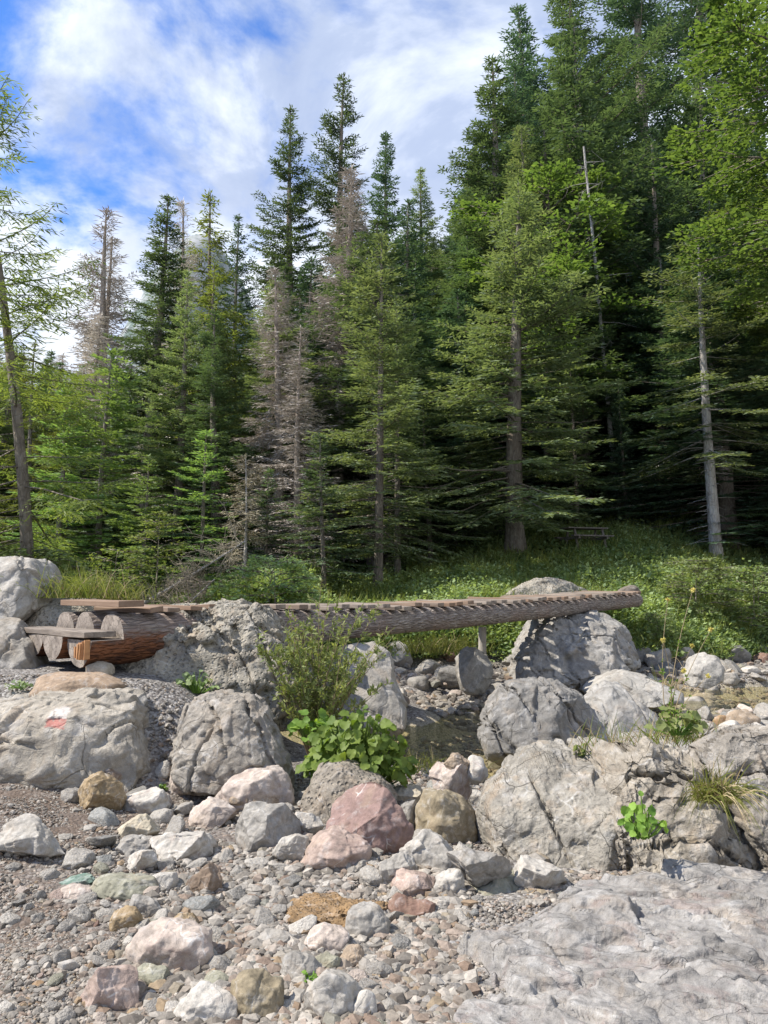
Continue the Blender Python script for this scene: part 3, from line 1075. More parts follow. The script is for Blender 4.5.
TREES = [
    # name, kind, variant, px, topy, Y, widen, rz, base_px, label, category
    ('larch_tree', 'larch', 0, -4, 95, 13, 1.35, 0.4, 36, "sunlit larch with bare leaning trunk and drooping pale branches at the left edge", 'larch'),
    ('larch_tree', 'larch', 1, 40, 345, 25, 1.1, 1.4, None, "short yellow green larch close beside the leaning bare trunk", 'larch'),
    ('larch_tree', 'larch', 1, -10, 330, 27, 1.1, 2.4, None, "pale larch behind the leaning larch trunk at the left edge", 'larch'),
    ('larch_tree', 'larch', 1, 222, 194, 35, 1.0, 0.2, None, "pale thin topped larch just left of the small dark spruce", 'larch'),
    ('larch_tree', 'larch', 1, 205, 262, 31, 1.0, 3.2, None, "yellowish larch below the rocky mountain top", 'larch'),
    ('spruce_tree', 'tall', 0, 155, 188, 27, 1.25, 0.5, None, "broad dark spruce with open sunlit boughs, tallest of the left group", 'spruce'),
    ('spruce_tree', 'tall', 2, 184, 270, 25, 1.1, 2.2, None, "grey green spruce just right of the broad dark left spruce", 'spruce'),
    ('spruce_tree', 'tall', 1, 225, 310, 23, 1.35, 4.0, None, "dense bright green spruce below the small dark topped one", 'spruce'),
    ('spruce_tree', 'dark', 1, 243, 213, 40, 0.75, 1.1, None, "small very dark spruce standing alone against the cloud", 'spruce'),
    ('spruce_tree', 'tall', 0, 300, 100, 38, 0.92, 2.0, None, "tall pointed dark green spruce against the white cloud", 'spruce'),
    ('spruce_tree', 'tall', 1, 350, 66, 42, 0.92, 3.0, None, "tallest central spruce with a narrow ragged top", 'spruce'),
    ('spruce_tree', 'dark', 0, 394, 130, 46, 0.8, 0.0, None, "dark spruce just right of the tallest central spruce", 'spruce'),
    ('spruce_tree', 'tall', 2, 424, 166, 44, 1.0, 5.0, None, "grey green spruce at the low dip of the skyline", 'spruce'),
    ('spruce_tree', 'tall', 1, 412, 235, 36, 1.0, 1.7, None, "mid green spruce under the dip of the skyline", 'spruce'),
    ('spruce_tree', 'tall', 0, 488, 68, 35, 1.3, 4.4, None, "dense pointed spruce at the right edge of the open sky", 'spruce'),
    ('spruce_tree', 'dark', 1, 519, 12, 46, 1.1, 2.7, None, "dark spruce whose tip stands just behind the tall see-through spruce", 'spruce'),
    ('spruce_tree', 'mast', 0, 574, -45, 37, 1.15, 0.9, None, "tall see-through spruce with bare trunk above the dead snag", 'spruce'),
    ('spruce_tree', 'mast', 1, 640, -70, 43, 1.3, 3.9, None, "huge dark spruce filling the top right of the forest", 'spruce'),
    ('spruce_tree', 'mast', 1, 690, -80, 47, 1.3, 1.9, None, "upslope dark spruce rising behind the crown of the beech", 'spruce'),
    ('spruce_tree', 'light', 1, 505, 186, 23, 1.05, 0.3, 516, "broad light green spruce with stout grey trunk standing on the green bank", 'spruce'),
    ('spruce_tree', 'light', 0, 372, 236, 19.5, 1.15, 2.1, 378, "slim light green spruce with thin grey trunk beside the bridge", 'spruce'),
    ('spruce_tree', 'light', 0, 397, 300, 22, 1.0, 5.1, None, "thin grey green spruce right behind the slim light green one", 'spruce'),
    ('spruce_tree', 'young', 2, 326, 436, 18, 1.3, 1.3, None, "young dull green spruce with thin bare trunk left of the slim light spruce", 'spruce'),
    ('spruce_tree', 'sparse', 0, 688, 245, 23, 1.05, 0.8, 717, "sparse spruce with whitish bare trunk and flat tiered boughs", 'spruce'),
    ('spruce_tree', 'dark', 2, 572, 350, 25.5, 0.95, 2.5, None, "dark young spruce in the shade behind the picnic table", 'spruce'),
    ('spruce_tree', 'dark', 0, 622, 378, 26, 0.85, 0.4, None, "bluish dark young spruce right of the picnic table", 'spruce'),
    ('spruce_tree', 'dark', 1, 541, 300, 28, 1.0, 4.4, None, "shaded spruce squeezed behind the stout trunk", 'spruce'),
    ('spruce_tree', 'young', 0, 62, 385, 21, 1.15, 0.2, None, "yellow green young spruce low at the left forest edge", 'spruce'),
    ('spruce_tree', 'young', 1, 108, 352, 22.5, 1.2, 3.3, None, "young spruce with tiered light boughs under the broad left spruce", 'spruce'),
    ('spruce_tree', 'young', 0, 145, 455, 19, 1.2, 1.9, None, "low bright green spruce above the pale leaved sapling", 'spruce'),
    ('spruce_tree', 'young', 1, 205, 430, 20, 1.3, 5.3, None, "bushy bright green young spruce left of the bleached dead one", 'spruce'),
    ('spruce_tree', 'young', 2, 268, 470, 20, 1.3, 2.4, None, "shaded young spruce just right of the bleached dead one", 'spruce'),
    ('spruce_tree', 'dark', 0, 90, 410, 27, 0.9, 1.4, None, "dark spruce half hidden behind the young left spruces", 'spruce'),
    ('spruce_tree', 'young', 2, 430, 400, 24, 1.3, 0.9, None, "dull green spruce at the foot of the forest left of the stout trunk", 'spruce'),
    ('spruce_tree', 'young', 2, 455, 450, 26, 1.3, 3.9, None, "small shaded spruce touching the stout trunk's left boughs", 'spruce'),
    ('dead_spruce', 'dead', 0, 338, 165, 27, 1.15, 0.6, None, "tall reddish brown dead spruce in the middle of the forest", 'dead spruce'),
    ('dead_spruce', 'dead', 0, 281, 265, 23.5, 1.15, 2.6, None, "wide grey brown dead spruce left of the tall reddish one", 'dead spruce'),
    ('dead_spruce', 'dead', 1, 301, 330, 21.5, 1.2, 4.1, None, "lower pinkish grey dead spruce in front of the wide dead one", 'dead spruce'),
    ('dead_spruce', 'dead', 1, 120, 214, 45, 1.2, 3.1, None, "bare dead spruce against the cloud, nearer the broad dark spruce", 'dead spruce'),
    ('dead_spruce', 'dead', 1, 103, 238, 47, 1.1, 5.2, None, "shorter bare dead spruce at the outer left of the bare pair", 'dead spruce'),
    ('dead_spruce', 'dead', 0, 92, 315, 38, 1.3, 0.1, None, "brown dead spruce below the bare grey pair", 'dead spruce'),
    ('dead_spruce', 'dead', 1, 181, 195, 33, 0.9, 0.9, None, "thin bare tip just right of the broad dark spruce", 'dead spruce'),
    ('dead_spruce', 'pale_dead', 0, 246, 456, 19, 0.9, 0.1, None, "small bleached dead spruce standing over the fallen branches", 'dead spruce'),
]
for (nm, kd, vi, px, ty, Y, wd_, rz, bpx, lab, cat) in TREES:
    crn = 'branches' if 'dead' in nm else 'crown'
    place_tree(nm, K[kd][vi], HREF[kd], px, ty, Y, lab, cat, None, rz, wd_ * 1.28, base_px=bpx, crown_name=crn)

# forest behind: individuals too, kept under the photographed skyline
SKY_X = [-200, 0, 30, 62, 75, 130, 150, 175, 200, 236, 262, 275, 300, 330, 352, 375, 400, 420, 445, 452, 470, 490, 505, 520, 560, 1000]
SKY_Y = [300, 330, 330, 345, 350, 345, 300, 290, 300, 300, 320, 250, 190, 165, 150, 170, 170, 200, 235, 240, 130, 120, 60, 30, -200, -300]


def project(x, y, z):
    dy, dz = y, z - CAMZ
    f = dy * CP + dz * SP
    u = -dy * SP + dz * CP
    return 384 + FPX * x / f, 512 - FPX * u / f


frng = np.random.default_rng(77)
TUSED = {}
spots = [(at(t[3], 590, t[5])[0], t[5]) for t in TREES]
deadspots = [(t[3], t[5]) for t in TREES if t[0] == 'dead_spruce']
nbg = 0
tries = 0
while nbg < 165 and tries < 9000:
    tries += 1
    Y = 25 + 45 * frng.random() ** 1.35
    px = frng.uniform(-60, 830)
    X = at(px, 590, Y)[0]
    if min((X - a) ** 2 + (Y - b) ** 2 for a, b in spots) < (1.5 + 0.022 * Y) ** 2:
        continue
    if any(abs(px - a) < 26 and Y < b for a, b in deadspots):
        continue
    g = H_(X, Y)
    h = frng.uniform(12, 21) * (1.0 if Y > 30 else 0.7)
    if px > 430:
        h *= 1.12
    sk = np.interp(px, SKY_X, SKY_Y)
    hh = h
    for q in range(14):
        _, tp = project(X, Y, g + hh)
        if tp >= sk + 12:
            break
        hh *= 0.9
    if hh < 5.0:
        continue
    h = hh
    spots.append((X, Y))
    left = px < 260
    kd, vi = [('tall', 0), ('tall', 1), ('tall', 2), ('dark', 0), ('dark', 1), ('dark', 2)][frng.integers(0, 6)]
    if px > 440 and frng.random() < 0.6:
        kd, vi = 'dark', int(frng.integers(0, 3))
    if left and frng.random() < 0.5:
        kd, vi = ('larch', 1) if frng.random() < 0.3 else ('tall', 2)
    if px < 440 and frng.random() < 0.04:
        kd, vi = 'dead', 0
    lab, nm, cat = {'tall': ('mid green spruce closed in among its neighbours in the forest behind', 'spruce_tree', 'spruce'),
                    'dark': ('dark green spruce closed in among the forest on the slope', 'spruce_tree', 'spruce'),
                    'larch': ('pale larch half hidden among the spruces of the left forest', 'larch_tree', 'larch'),
                    'dead': ('dead brown spruce closed in among the living forest behind', 'dead_spruce', 'dead spruce')}[kd]
    best = min((t for t in TREES if t[5] < Y), key=lambda t: abs(t[3] - px), default=TREES[5])
    rel = 'behind' if abs(best[3] - px) < 12 else ('behind and right of' if px > best[3] else 'behind and left of')
    kindw = {'tall': 'mid green spruce', 'dark': 'dark spruce', 'larch': 'pale larch', 'dead': 'dead brown spruce'}[kd]
    lab = unique_label(f"{kindw} {rel} the {short(best[9])}", (['tall', 'very tall'] if h > 14 else ['low', 'short']) + ['thin', 'distant'], TUSED)
    grp = {'tall': 'mid green spruces of the forest behind', 'dark': 'dark spruces of the forest on the slope', 'larch': 'larches of the left forest', 'dead': 'dead spruces of the forest behind'}[kd]
    s = h / HREF[kd]
    wdn = float(np.clip(1.15 / s, 1.1, 2.0)) * frng.uniform(0.95, 1.25)
    tree_obj(nm, K[kd][vi], (X, Y, g - 0.1), lab, cat, grp, frng.uniform(0, 6.28), (s * wdn, s * wdn, s), crown_name='branches' if kd == 'dead' else 'crown')
    nbg += 1
print('background trees', nbg)


def broadleaf(seed, Ht, R, cb, nlimb, nclump, leaves, leaf, mat, flat=0.45, bark=None, tr=0.18, cz=None):
    rng = np.random.default_rng(seed)
    tg = Geo()
    n = 9
    z = np.linspace(-0.2, Ht * 0.9, n)
    tg.tube(np.stack([0.1 * np.sin(z * 0.6 + seed), 0.1 * np.cos(z * 0.5), z], 1), tr * (1 - np.linspace(0, 0.9, n)), 8, 0, cap=False)
    PP, DD, WW, LL, VV = [], [], [], [], []
    for i in range(nlimb):
        t = cb + (1 - cb) * (i + rng.random()) / nlimb
        a = i * 2.4 + rng.normal(0, 0.3)
        prof = math.sin(math.pi * min(1, max(0.08, 0.18 + (t - cb) / (1 - cb) * 0.80))) ** 0.6
        L = R * prof * rng.uniform(0.75, 1.1)
        up = 0.25 + 0.7 * t
        s = np.linspace(0, 1, 6)
        p = np.stack([L * s * math.cos(a), L * s * math.sin(a), t * Ht * 0.92 + L * (up * s - 0.45 * s ** 2)], 1)
        tg.tube(p, 0.05 * (1 - 0.85 * s) * tr / 0.18, 4, 0, cap=False)
        for j in range(nclump):
            sj = rng.uniform(0.25, 1.0) ** 0.8
            base = np.array([np.interp(sj, s, p[:, k]) for k in range(3)])
            b = a + rng.choice([-1, 1]) * rng.uniform(0.3, 1.1)
            l2 = L * 0.34 * (1.25 - sj) + 0.25
            d = np.array([math.cos(b), math.sin(b), rng.uniform(-0.15, 0.2)])
            tg.tube([base, base + d * l2], [0.012, 0.004], 3, 0, cap=False)
            m = leaves
            q = rng.random(m)
            side = unit(np.cross(d, [0, 0, 1.0]))
            off = rng.uniform(-1, 1, m) * 0.42 * l2 * (1 - 0.5 * q) + 0
            P = base + d * (q * l2 * 1.1)[:, None] + side * off[:, None] + np.array([0, 0, 1.0]) * rng.normal(0, 0.05, m)[:, None] - np.array([0, 0, 0.18]) * (q ** 2)[:, None] * l2
            D = unit(d[None] + side * np.sign(off)[:, None] * 0.7 + rng.normal(0, 0.35, (m, 3)) * [1, 1, 0.5])
            PP.append(P)
            DD.append(D)
            WW.append(unit(np.cross(D, rng.normal(0, flat, (m, 3)) + [0, 0, 1.0])))
            LL.append(leaf * rng.uniform(0.7, 1.3, m))
            VV.append(np.clip(rng.normal(0.5, 0.22, m), 0, 1))
    P, D, Wv, L, Vv = map(np.concatenate, (PP, DD, WW, LL, VV))
    V, F = diamonds(P, D, Wv, L, L * 0.62)
    return fast_mesh('crown', V, F, [mat], smooth=False, fattr=Vv), tg.mesh('trunk', [bark or M_bark])


beech = broadleaf(5, 14, 3.3, 0.52, 70, 12, 60, 0.10, M_beech)
beech2 = broadleaf(6, 8, 2.2, 0.15, 40, 9, 40, 0.10, M_beech, tr=0.10)
sap = broadleaf(7, 3.2, 0.75, 0.15, 22, 5, 16, 0.085, M_willow, tr=0.035)
place_tree('beech_tree', beech, 13.4, 858, -40, 17.5, "big sunlit fresh green beech with layered leaves at the right edge", 'beech', rz=0.4, widen=1.1)
place_tree('beech_tree', beech, 13.4, 850, 120, 22, "beech lower on the slope with shaded leaves under the big sunlit one", 'beech', rz=2.4, widen=1.0)
place_tree('beech_tree', beech2, 7.7, 545, 182, 31, "bright yellow green beech beside the foot of the dead snag", 'beech', rz=1.0, widen=1.25)
place_tree('sapling', sap, 3.0, 158, 512, 15.5, "pale leaved slender sapling in front of the dark left forest", 'sapling', rz=1.0, widen=1.1)
place_tree('sapling', sap, 3.0, 118, 548, 15.0, "small sapling behind the grass tuft left of the pale leaved one", 'sapling', rz=2.0, widen=1.1)


# dead snag with bare side branches
def snag(loc, Ht, label, lean=-0.05, r=0.10, seed=3, nb=34):
    rng = np.random.default_rng(seed)
    t = empty('dead_snag', loc, label, 'dead tree')
    g = Geo()
    z = np.linspace(-0.3, Ht, 14)
    tx = lean * z
    g.tube(np.stack([tx, 0.05 * np.sin(z * 0.5), z], 1), r * (1.05 - np.linspace(0, 0.65, 14)), 8, 0, rough=0.05, rng=rng)
    mobj('trunk', g.mesh('trunk', [M_barkpale]), t)
    b = Geo()
    for i in range(nb):
        zz_ = rng.uniform(0.25, 0.98) * Ht
        a = rng.uniform(0, 6.28)
        L = rng.uniform(0.3, 1.5)
        p0 = np.array([lean * zz_, 0, zz_])
        d = np.array([math.cos(a), math.sin(a), 0])
        pts = [p0, p0 + d * L * 0.5 + [0, 0, -0.05 * L], p0 + d * L + [0, 0, -0.25 * L + rng.uniform(0, 0.3)]]
        b.tube(pts, [0.022, 0.014, 0.005], 4, 0, cap=False)
        for k in range(3):
            q = p0 + (pts[2] - p0) * rng.uniform(0.4, 0.95)
            e = q + rng.normal(0, 0.22, 3)
            b.tube([q, e], [0.008, 0.003], 3, 0, cap=False)
    mobj('branches', b.mesh('branches', [M_barkpale]), t)
    return t


tp = at(584, 146, 28.6)
gx = tp[0] + 0.9
snag((gx, 28.6, H_(gx, 28.6)), tp[2] - H_(gx, 28.6), "pale bare dead snag with stubby side branches in the dark forest", lean=-0.9 / (tp[2] - H_(gx, 28.6)))


# fallen bleached branches under the small dead spruce
def deadfall(loc, label, seed, L=2.6, dirx=-1):
    rng = np.random.default_rng(seed)
    t = empty('fallen_tree', loc, label, 'fallen tree')
    g = Geo()
    s = np.linspace(0, 1, 8)
    p = np.stack([dirx * L * s, 0.2 * s, 1.35 * (1 - s) ** 1.1 + 0.05], 1)
    g.tube(p, 0.045 * (0.22 + 0.78 * s), 7, 0)
    mobj('trunk', g.mesh('trunk', [M_barkpale]), t)
    b = Geo()
    for i in range(80):
        q = rng.uniform(0.0, 0.95)
        c = np.array([np.interp(q, s, p[:, k]) for k in range(3)])
        l = rng.uniform(0.25, 1.0) * (1.1 - q)
        d = unit(np.array([dirx * 0.4 + rng.normal(0, 0.35), rng.normal(0, 0.6), rng.normal(-0.15, 0.7)]))
        e = c + d * l
        m = (c + e) / 2 + [0, 0, 0.05]
        b.tube([c, m, e], [0.011, 0.007, 0.003], 3, 0, cap=False)
        for k in range(9):
            u = rng.uniform(0.25, 1)
            c2 = c + (e - c) * u
            e2 = c2 + unit(d * 0.6 + rng.normal(0, 0.6, 3)) * rng.uniform(0.08, 0.28)
            b.tube([c2, e2], [0.005, 0.0025], 3, 0, cap=False)
    mobj('branches', b.mesh('branches', [M_deadpale]), t)


c_ = at(246, 500, 14.5)
deadfall((c_[0], 14.5, H_(c_[0], 14.5) + 0.3), "bleached fallen spruce with tangled bare twigs leaning to the left", 5, 2.3)
c_ = at(215, 560, 13.6)
deadfall((c_[0], 13.6, H_(c_[0], 13.6) + 0.0), "lower bleached fallen branch mass just behind the rough rock", 8, 1.6)
# ------------------------------------------------------------------ rocks
import bmesh
_ico = {}


def ico(level):
    if level not in _ico:
        bm = bmesh.new()
        bmesh.ops.create_icosphere(bm, subdivisions=level, radius=1.0)
        V = np.array([v.co[:] for v in bm.verts])
        F = np.array([[v.index for v in f.verts] for f in bm.faces])
        bm.free()
        _ico[level] = (V, F)
    V, F = _ico[level]
    return V.copy(), F


def chip(V, rng, n, lo=0.55, hi=0.95, keep=0.06, centre=None, scale=None, nrm=None):
    """cut flat facets: points beyond a random plane are pressed onto it"""
    sc = np.abs(V).max(0) if scale is None else scale
    for i in range(n):
        d = rng.normal(0, 1, 3)
        if nrm is not None:
            d = d * nrm
        d /= np.linalg.norm(d)
        ext = (V @ d).max()
        c = ext * rng.uniform(lo, hi)
        k = V @ d - c
        m = k > 0
        V[m] -= np.outer(k[m] * (1 - keep), d)
    return V


def rock_verts(seed, level, dims, box=0.75, cuts=12, lo=0.6, rough=0.03, fine=0.012, lump=0.18, angular=True):
    rng = np.random.default_rng(seed)
    V, F = ico(level)
    V = np.sign(V) * np.abs(V) ** box
    V /= np.abs(V).max(0)
    V *= (1 + lump * fbm(V * 0.9, seed, 2))[:, None]
    V = chip(V, rng, cuts, lo, 0.95, 0.04 if angular else 0.35)
    V = V / np.abs(V).max(0) * (np.array(dims) / 2)
    s = float(np.mean(dims))
    N = unit(V)
    dsp = rough * s * fbm(V / s * 3.2, seed + 3, 3) + fine * s * fbm(V / s * 11, seed + 9, 3)
    V = V + N * dsp[:, None]
    return V, F


def displace_detail(V, F, seed, amp, freq, ridge=0.0, ledge=0.0, crack=0.0, dirn=(0.2, 0.3, 1.0)):
    me = bpy.data.meshes.new('tmp')
    me.from_pydata(V.tolist(), [], F.tolist())
    me.update()
    N = np.empty(len(V) * 3, dtype=np.float32)
    me.vertices.foreach_get('normal', N)
    N = N.reshape(-1, 3)
    bpy.data.meshes.remove(me)
    d = amp * fbm(V * freq, seed, 5, 0.55)
    if ridge:
        r = ridged(V * freq * 0.8, seed + 5, 3)
        d -= ridge * np.clip(r - 0.95, 0, 1)
    if ledge:
        q = V @ unit(np.array(dirn, float)) * 1.0
        q = q + 0.10 * fbm(V * 1.6, seed + 8, 3)
        st = q / 0.16
        saw = st - np.floor(st)
        d -= ledge * (1 - np.minimum(1, saw * 1.2)) ** 2
    if crack:
        for k in range(3):
            rngk = np.random.default_rng(seed + 40 + k)
            dn = unit(rngk.normal(0, 1, 3) * [1, 0.5, 0.9])
            q = V @ dn + 0.10 * fbm(V * 1.5, seed + 60 + k, 4)
            sp = rngk.uniform(0.28, 0.5)
            f = np.abs(((q + rngk.random()) / sp) % 1.0 - 0.5) * sp
            gate = sstep(fbm(V * 1.2, seed + 80 + k, 2), -0.1, 0.25)
            d -= crack * gate * np.exp(-(f / 0.013) ** 2)
    return V + N * d[:, None]


def facets(V, rng, n, tilt, hgt, crack=0.0, blend=0.015):
    """break the surface into n chipped faces, each with its own height and tilt"""
    pts = V[rng.integers(0, len(V), n)]
    tl = rng.normal(0, tilt, (n, 3))
    hh = rng.normal(0, hgt, n)
    sc = rng.uniform(0.7, 1.4, 3)
    out = np.zeros(len(V))
    for c0 in range(0, len(V), 20000):
        P = V[c0:c0 + 20000]
        Q = P + 0.016 * np.stack([fbm(P * 3.1, 5, 3), fbm(P * 3.1, 6, 3), fbm(P * 3.1, 7, 3)], 1)
        A = Q * sc
        Bp = pts * sc
        D = np.sqrt(np.maximum(0, (A ** 2).sum(1)[:, None] + (Bp ** 2).sum(1)[None] - 2 * A @ Bp.T))
        k = np.arange(len(P))
        a = D.argmin(1)
        f1 = D[k, a].copy()
        D[k, a] = 1e9
        b = D.argmin(1)
        f2 = D[k, b]
        pa = hh[a] + ((P - pts[a]) * tl[a]).sum(1)
        pb = hh[b] + ((P - pts[b]) * tl[b]).sum(1)
        w = 0.5 * (1 - sstep(f2 - f1, 0, blend))
        out[c0:c0 + 20000] = pa * (1 - w) + pb * w - crack * np.exp(-((f2 - f1) / (blend * 0.8)) ** 2)
    return out


def poly_boulder(name, poly, Y, depth, label, seed, mat=None, color=(0.33, 0.325, 0.315), lean=0.3, cuts=14, level=6, amp=0.03, freq=2.0, ridge=0.0,
                 ledge=0.0, crack=0.0, sink=0.0, fill=0.50, cat='boulder', dp=0.6, lo=0.78, group=None, fac=1.0):
    poly = np.array(poly, float)
    P3 = np.array([at(a, b, Y) for a, b in poly])
    c = (P3.max(0) + P3.min(0)) / 2
    q = P3[:, [0, 2]] - c[[0, 2]]
    # radius of the outline for each angle, by intersecting its edges
    nt = 360
    th = np.arange(nt) / nt * 2 * math.pi
    rad = np.zeros(nt)
    for i, t in enumerate(th):
        d = np.array([math.cos(t), math.sin(t)])
        best = 0
        for a, b in zip(q, np.roll(q, -1, 0)):
            e = b - a
            den = d[0] * e[1] - d[1] * e[0]
            if abs(den) < 1e-9:
                continue
            s = (a[0] * e[1] - a[1] * e[0]) / den
            u = (a[0] * d[1] - a[1] * d[0]) / den
            if s > 0 and -1e-6 <= u <= 1 + 1e-6:
                best = max(best, s)
        rad[i] = best
    V, F = ico(level)
    rho = np.hypot(V[:, 0], V[:, 2])
    ang = np.arctan2(V[:, 2], V[:, 0]) % (2 * math.pi)
    R = np.interp(ang, np.append(th, 2 * math.pi), np.append(rad, rad[0]))
    f = rho ** fill
    W_ = np.stack([np.cos(ang) * R * f, np.sign(V[:, 1]) * np.abs(V[:, 1]) ** dp * depth / 2, np.sin(ang) * R * f], 1)
    rng = np.random.default_rng(seed)
    W_ = chip(W_, rng, int(cuts * 2.2), lo - 0.03, 0.98, 0.03, nrm=np.array([0.7, 1.3, 0.8]))
    W_[:, 1] += lean * W_[:, 2]
    s = 1.0
    W_ = W_ + unit(W_) * (0.05 * min(depth, 1.5) * fbm(W_ * 1.4, seed + 2, 2))[:, None]
    sz = math.sqrt((P3[:, 0].max() - P3[:, 0].min()) * (P3[:, 2].max() - P3[:, 2].min()))
    fk = min(1.6, sz) * fac
    dd_ = facets(W_, rng, 30, 0.05, 0.006 * fk, 0.004 * fk, 0.014) + facets(W_, rng, 170, 0.06, 0.0025 * fk, 0.003 * fk, 0.010)
    if level > 6:
        dd_ = dd_ + facets(W_, rng, 600, 0.14, 0.0015 * fk, 0.0, 0.008)
    W_ = W_ + unit(W_) * dd_[:, None]
    W_ = displace_detail(W_, F, seed, amp * 0.36, freq, ridge, ledge, crack)
    for ax in (0, 2):      # keep the measured width and height after the chipping
        lo_, hi_ = W_[:, ax].min(), W_[:, ax].max()
        pl, ph = q[:, 0 if ax == 0 else 1].min(), q[:, 0 if ax == 0 else 1].max()
        W_[:, ax] = (W_[:, ax] - lo_) / (hi_ - lo_) * (ph - pl) + pl
    me = fast_mesh(name, W_, F, [mat or M_rock])
    o = mobj(name, me, loc=(c[0], Y, c[2]))
    o.color = (color[0] * 0.72, color[1] * 0.68, color[2] * 0.61, 1)
    return tag(o, label, cat, group)


GREY = (0.36, 0.355, 0.345)
WHITE = (0.52, 0.51, 0.495)
PALE = (0.46, 0.445, 0.42)
WARMG = (0.40, 0.375, 0.34)
COLR = dict(white=(0.60, 0.59, 0.575), grey=(0.36, 0.355, 0.35), pale=(0.48, 0.47, 0.455), dgrey=(0.24, 0.245, 0.25), bluegrey=(0.31, 0.335, 0.35), pink=(0.49, 0.375, 0.34), ppink=(0.53, 0.46, 0.43),
            red=(0.33, 0.215, 0.205), rbrown=(0.27, 0.155, 0.12), tan=(0.42, 0.33, 0.245), orange=(0.44, 0.28, 0.14), ochre=(0.38, 0.28, 0.15), olive=(0.33, 0.28, 0.185), green=(0.33, 0.34, 0.27),
            teal=(0.16, 0.29, 0.25), brown=(0.28, 0.205, 0.15), cream=(0.56, 0.51, 0.40))

for _k, _c in COLR.items():
    _g = sum(_c) / 3
    _q = 0.95 if _k in ('white', 'pale', 'cream') else 1.0
    _q *= 0.71
    COLR[_k] = tuple((_g + (v - _g) * 0.78) * _q * f for v, f in zip(_c, (1.06, 1.0, 0.89)))
# big boulders, outlines clockwise from their upper left corner
B = poly_boulder
blz = rock_mat('painted_limestone', crack=0.7, sc=1.0, bump=1.0, lichen=0.25, stain=0.35, paint=(0.22, 0.31, 0.08, 0.066))
B('boulder', [(-60, 700), (10, 694), (40, 688), (100, 690), (128, 697), (146, 715), (160, 745), (162, 775), (150, 800), (60, 810), (-60, 800)], 6.3, 1.1,
  "big pale boulder at the left edge bearing a red and white paint blaze", 101, blz, (0.44, 0.42, 0.385), lean=0.45, crack=0.05, amp=0.035, cuts=12, level=7, lo=0.8)
B('boulder', [(176, 702), (205, 692), (250, 694), (272, 706), (283, 730), (297, 752), (296, 790), (240, 800), (176, 795), (171, 760), (174, 725)], 6.2, 0.9,
  "blocky grey boulder between the blazed boulder and the willow shrub", 102, M_block, (0.33, 0.315, 0.295), lean=0.25, crack=0.04, amp=0.03, cuts=12, level=7)
B('rough_rock', [(92, 668), (104, 640), (128, 616), (165, 604), (200, 598), (228, 598), (258, 606), (282, 626), (302, 655), (318, 690), (310, 725), (240, 730), (160, 730), (96, 716)], 7.9, 1.3,
  "rough pitted limestone hump beside the butt of the log bridge", 103, M_tufa, (0.40, 0.385, 0.345), lean=0.4, amp=0.09, freq=3.2, ridge=0.10, crack=0.05, level=7, cuts=4, cat='rock')
B('boulder', [(-40, 556), (10, 556), (30, 566), (48, 583), (55, 596), (40, 606), (20, 625), (-40, 640)], 9.2, 1.3,
  "bright white boulder at the left edge above the plank step", 104, M_rock, (0.47, 0.465, 0.455), lean=0.4, crack=0.03, amp=0.03, level=6)
B('boulder', [(14, 606), (30, 598), (60, 596), (95, 596), (115, 600), (124, 612), (122, 640), (60, 650), (10, 640)], 9.4, 1.0,
  "lumpy whitish rocks directly behind the sawn log ends", 105, M_tufa, (0.42, 0.41, 0.38), lean=0.3, amp=0.06, freq=3, level=6)
B('boulder', [(-40, 618), (8, 620), (20, 640), (48, 655), (40, 690), (0, 705), (-40, 705)], 7.6, 0.9,
  "pale rock at the left edge below the plank step", 106, M_rock, (0.42, 0.405, 0.38), lean=0.3, crack=0.03, amp=0.04, level=6)
B('flat_stone', [(28, 680), (50, 673), (90, 674), (120, 686), (126, 694), (110, 706), (60, 706), (24, 700)], 6.7, 0.5,
  "flat tan slab lying in front of the log butt", 107, M_cob, (0.40, 0.31, 0.235), lean=0.5, amp=0.012, level=5, cuts=6, cat='stone')
B('stone', [(88, 665), (98, 661), (112, 665), (114, 674), (104, 682), (88, 680)], 6.95, 0.25,
  "small round cream stone under the log butt", 108, M_cob, (0.48, 0.44, 0.37), lean=0.2, amp=0.01, level=4, cuts=4, cat='stone')
B('boulder', [(322, 665), (342, 648), (372, 642), (390, 656), (398, 685), (408, 706), (408, 725), (385, 740), (310, 745), (312, 700)], 9.1, 1.2,
  "smooth light grey boulder right behind the willow shrub", 109, M_rock, (0.40, 0.395, 0.385), lean=0.5, amp=0.02, crack=0.02, level=6)
B('boulder', [(510, 655), (517, 625), (535, 612), (570, 612), (605, 610), (627, 618), (638, 640), (637, 662), (622, 680), (590, 700), (540, 700), (505, 690)], 13.6, 2.2,
  "huge rounded grey boulder carrying the far end of the log bridge", 110, M_rock, (0.37, 0.37, 0.37), lean=0.45, amp=0.05, freq=1.5, crack=0.05, level=7, cuts=14)
B('boulder', [(475, 736), (490, 705), (510, 682), (538, 678), (562, 688), (590, 700), (604, 720), (600, 752), (540, 764), (480, 762)], 8.6, 1.0,
  "dark grey boulder standing in the middle of the stream", 111, M_rock, (0.26, 0.262, 0.265), lean=0.45, amp=0.045, freq=2.2, crack=0.05, level=7, cuts=14)
B('boulder', [(566, 722), (592, 700), (612, 684), (624, 686), (640, 702), (655, 716), (660, 740), (620, 755), (572, 752)], 8.9, 0.8,
  "light grey wedge leaning against the dark midstream boulder", 112, M_rock, (0.40, 0.405, 0.41), lean=0.6, amp=0.03, crack=0.03, level=6)
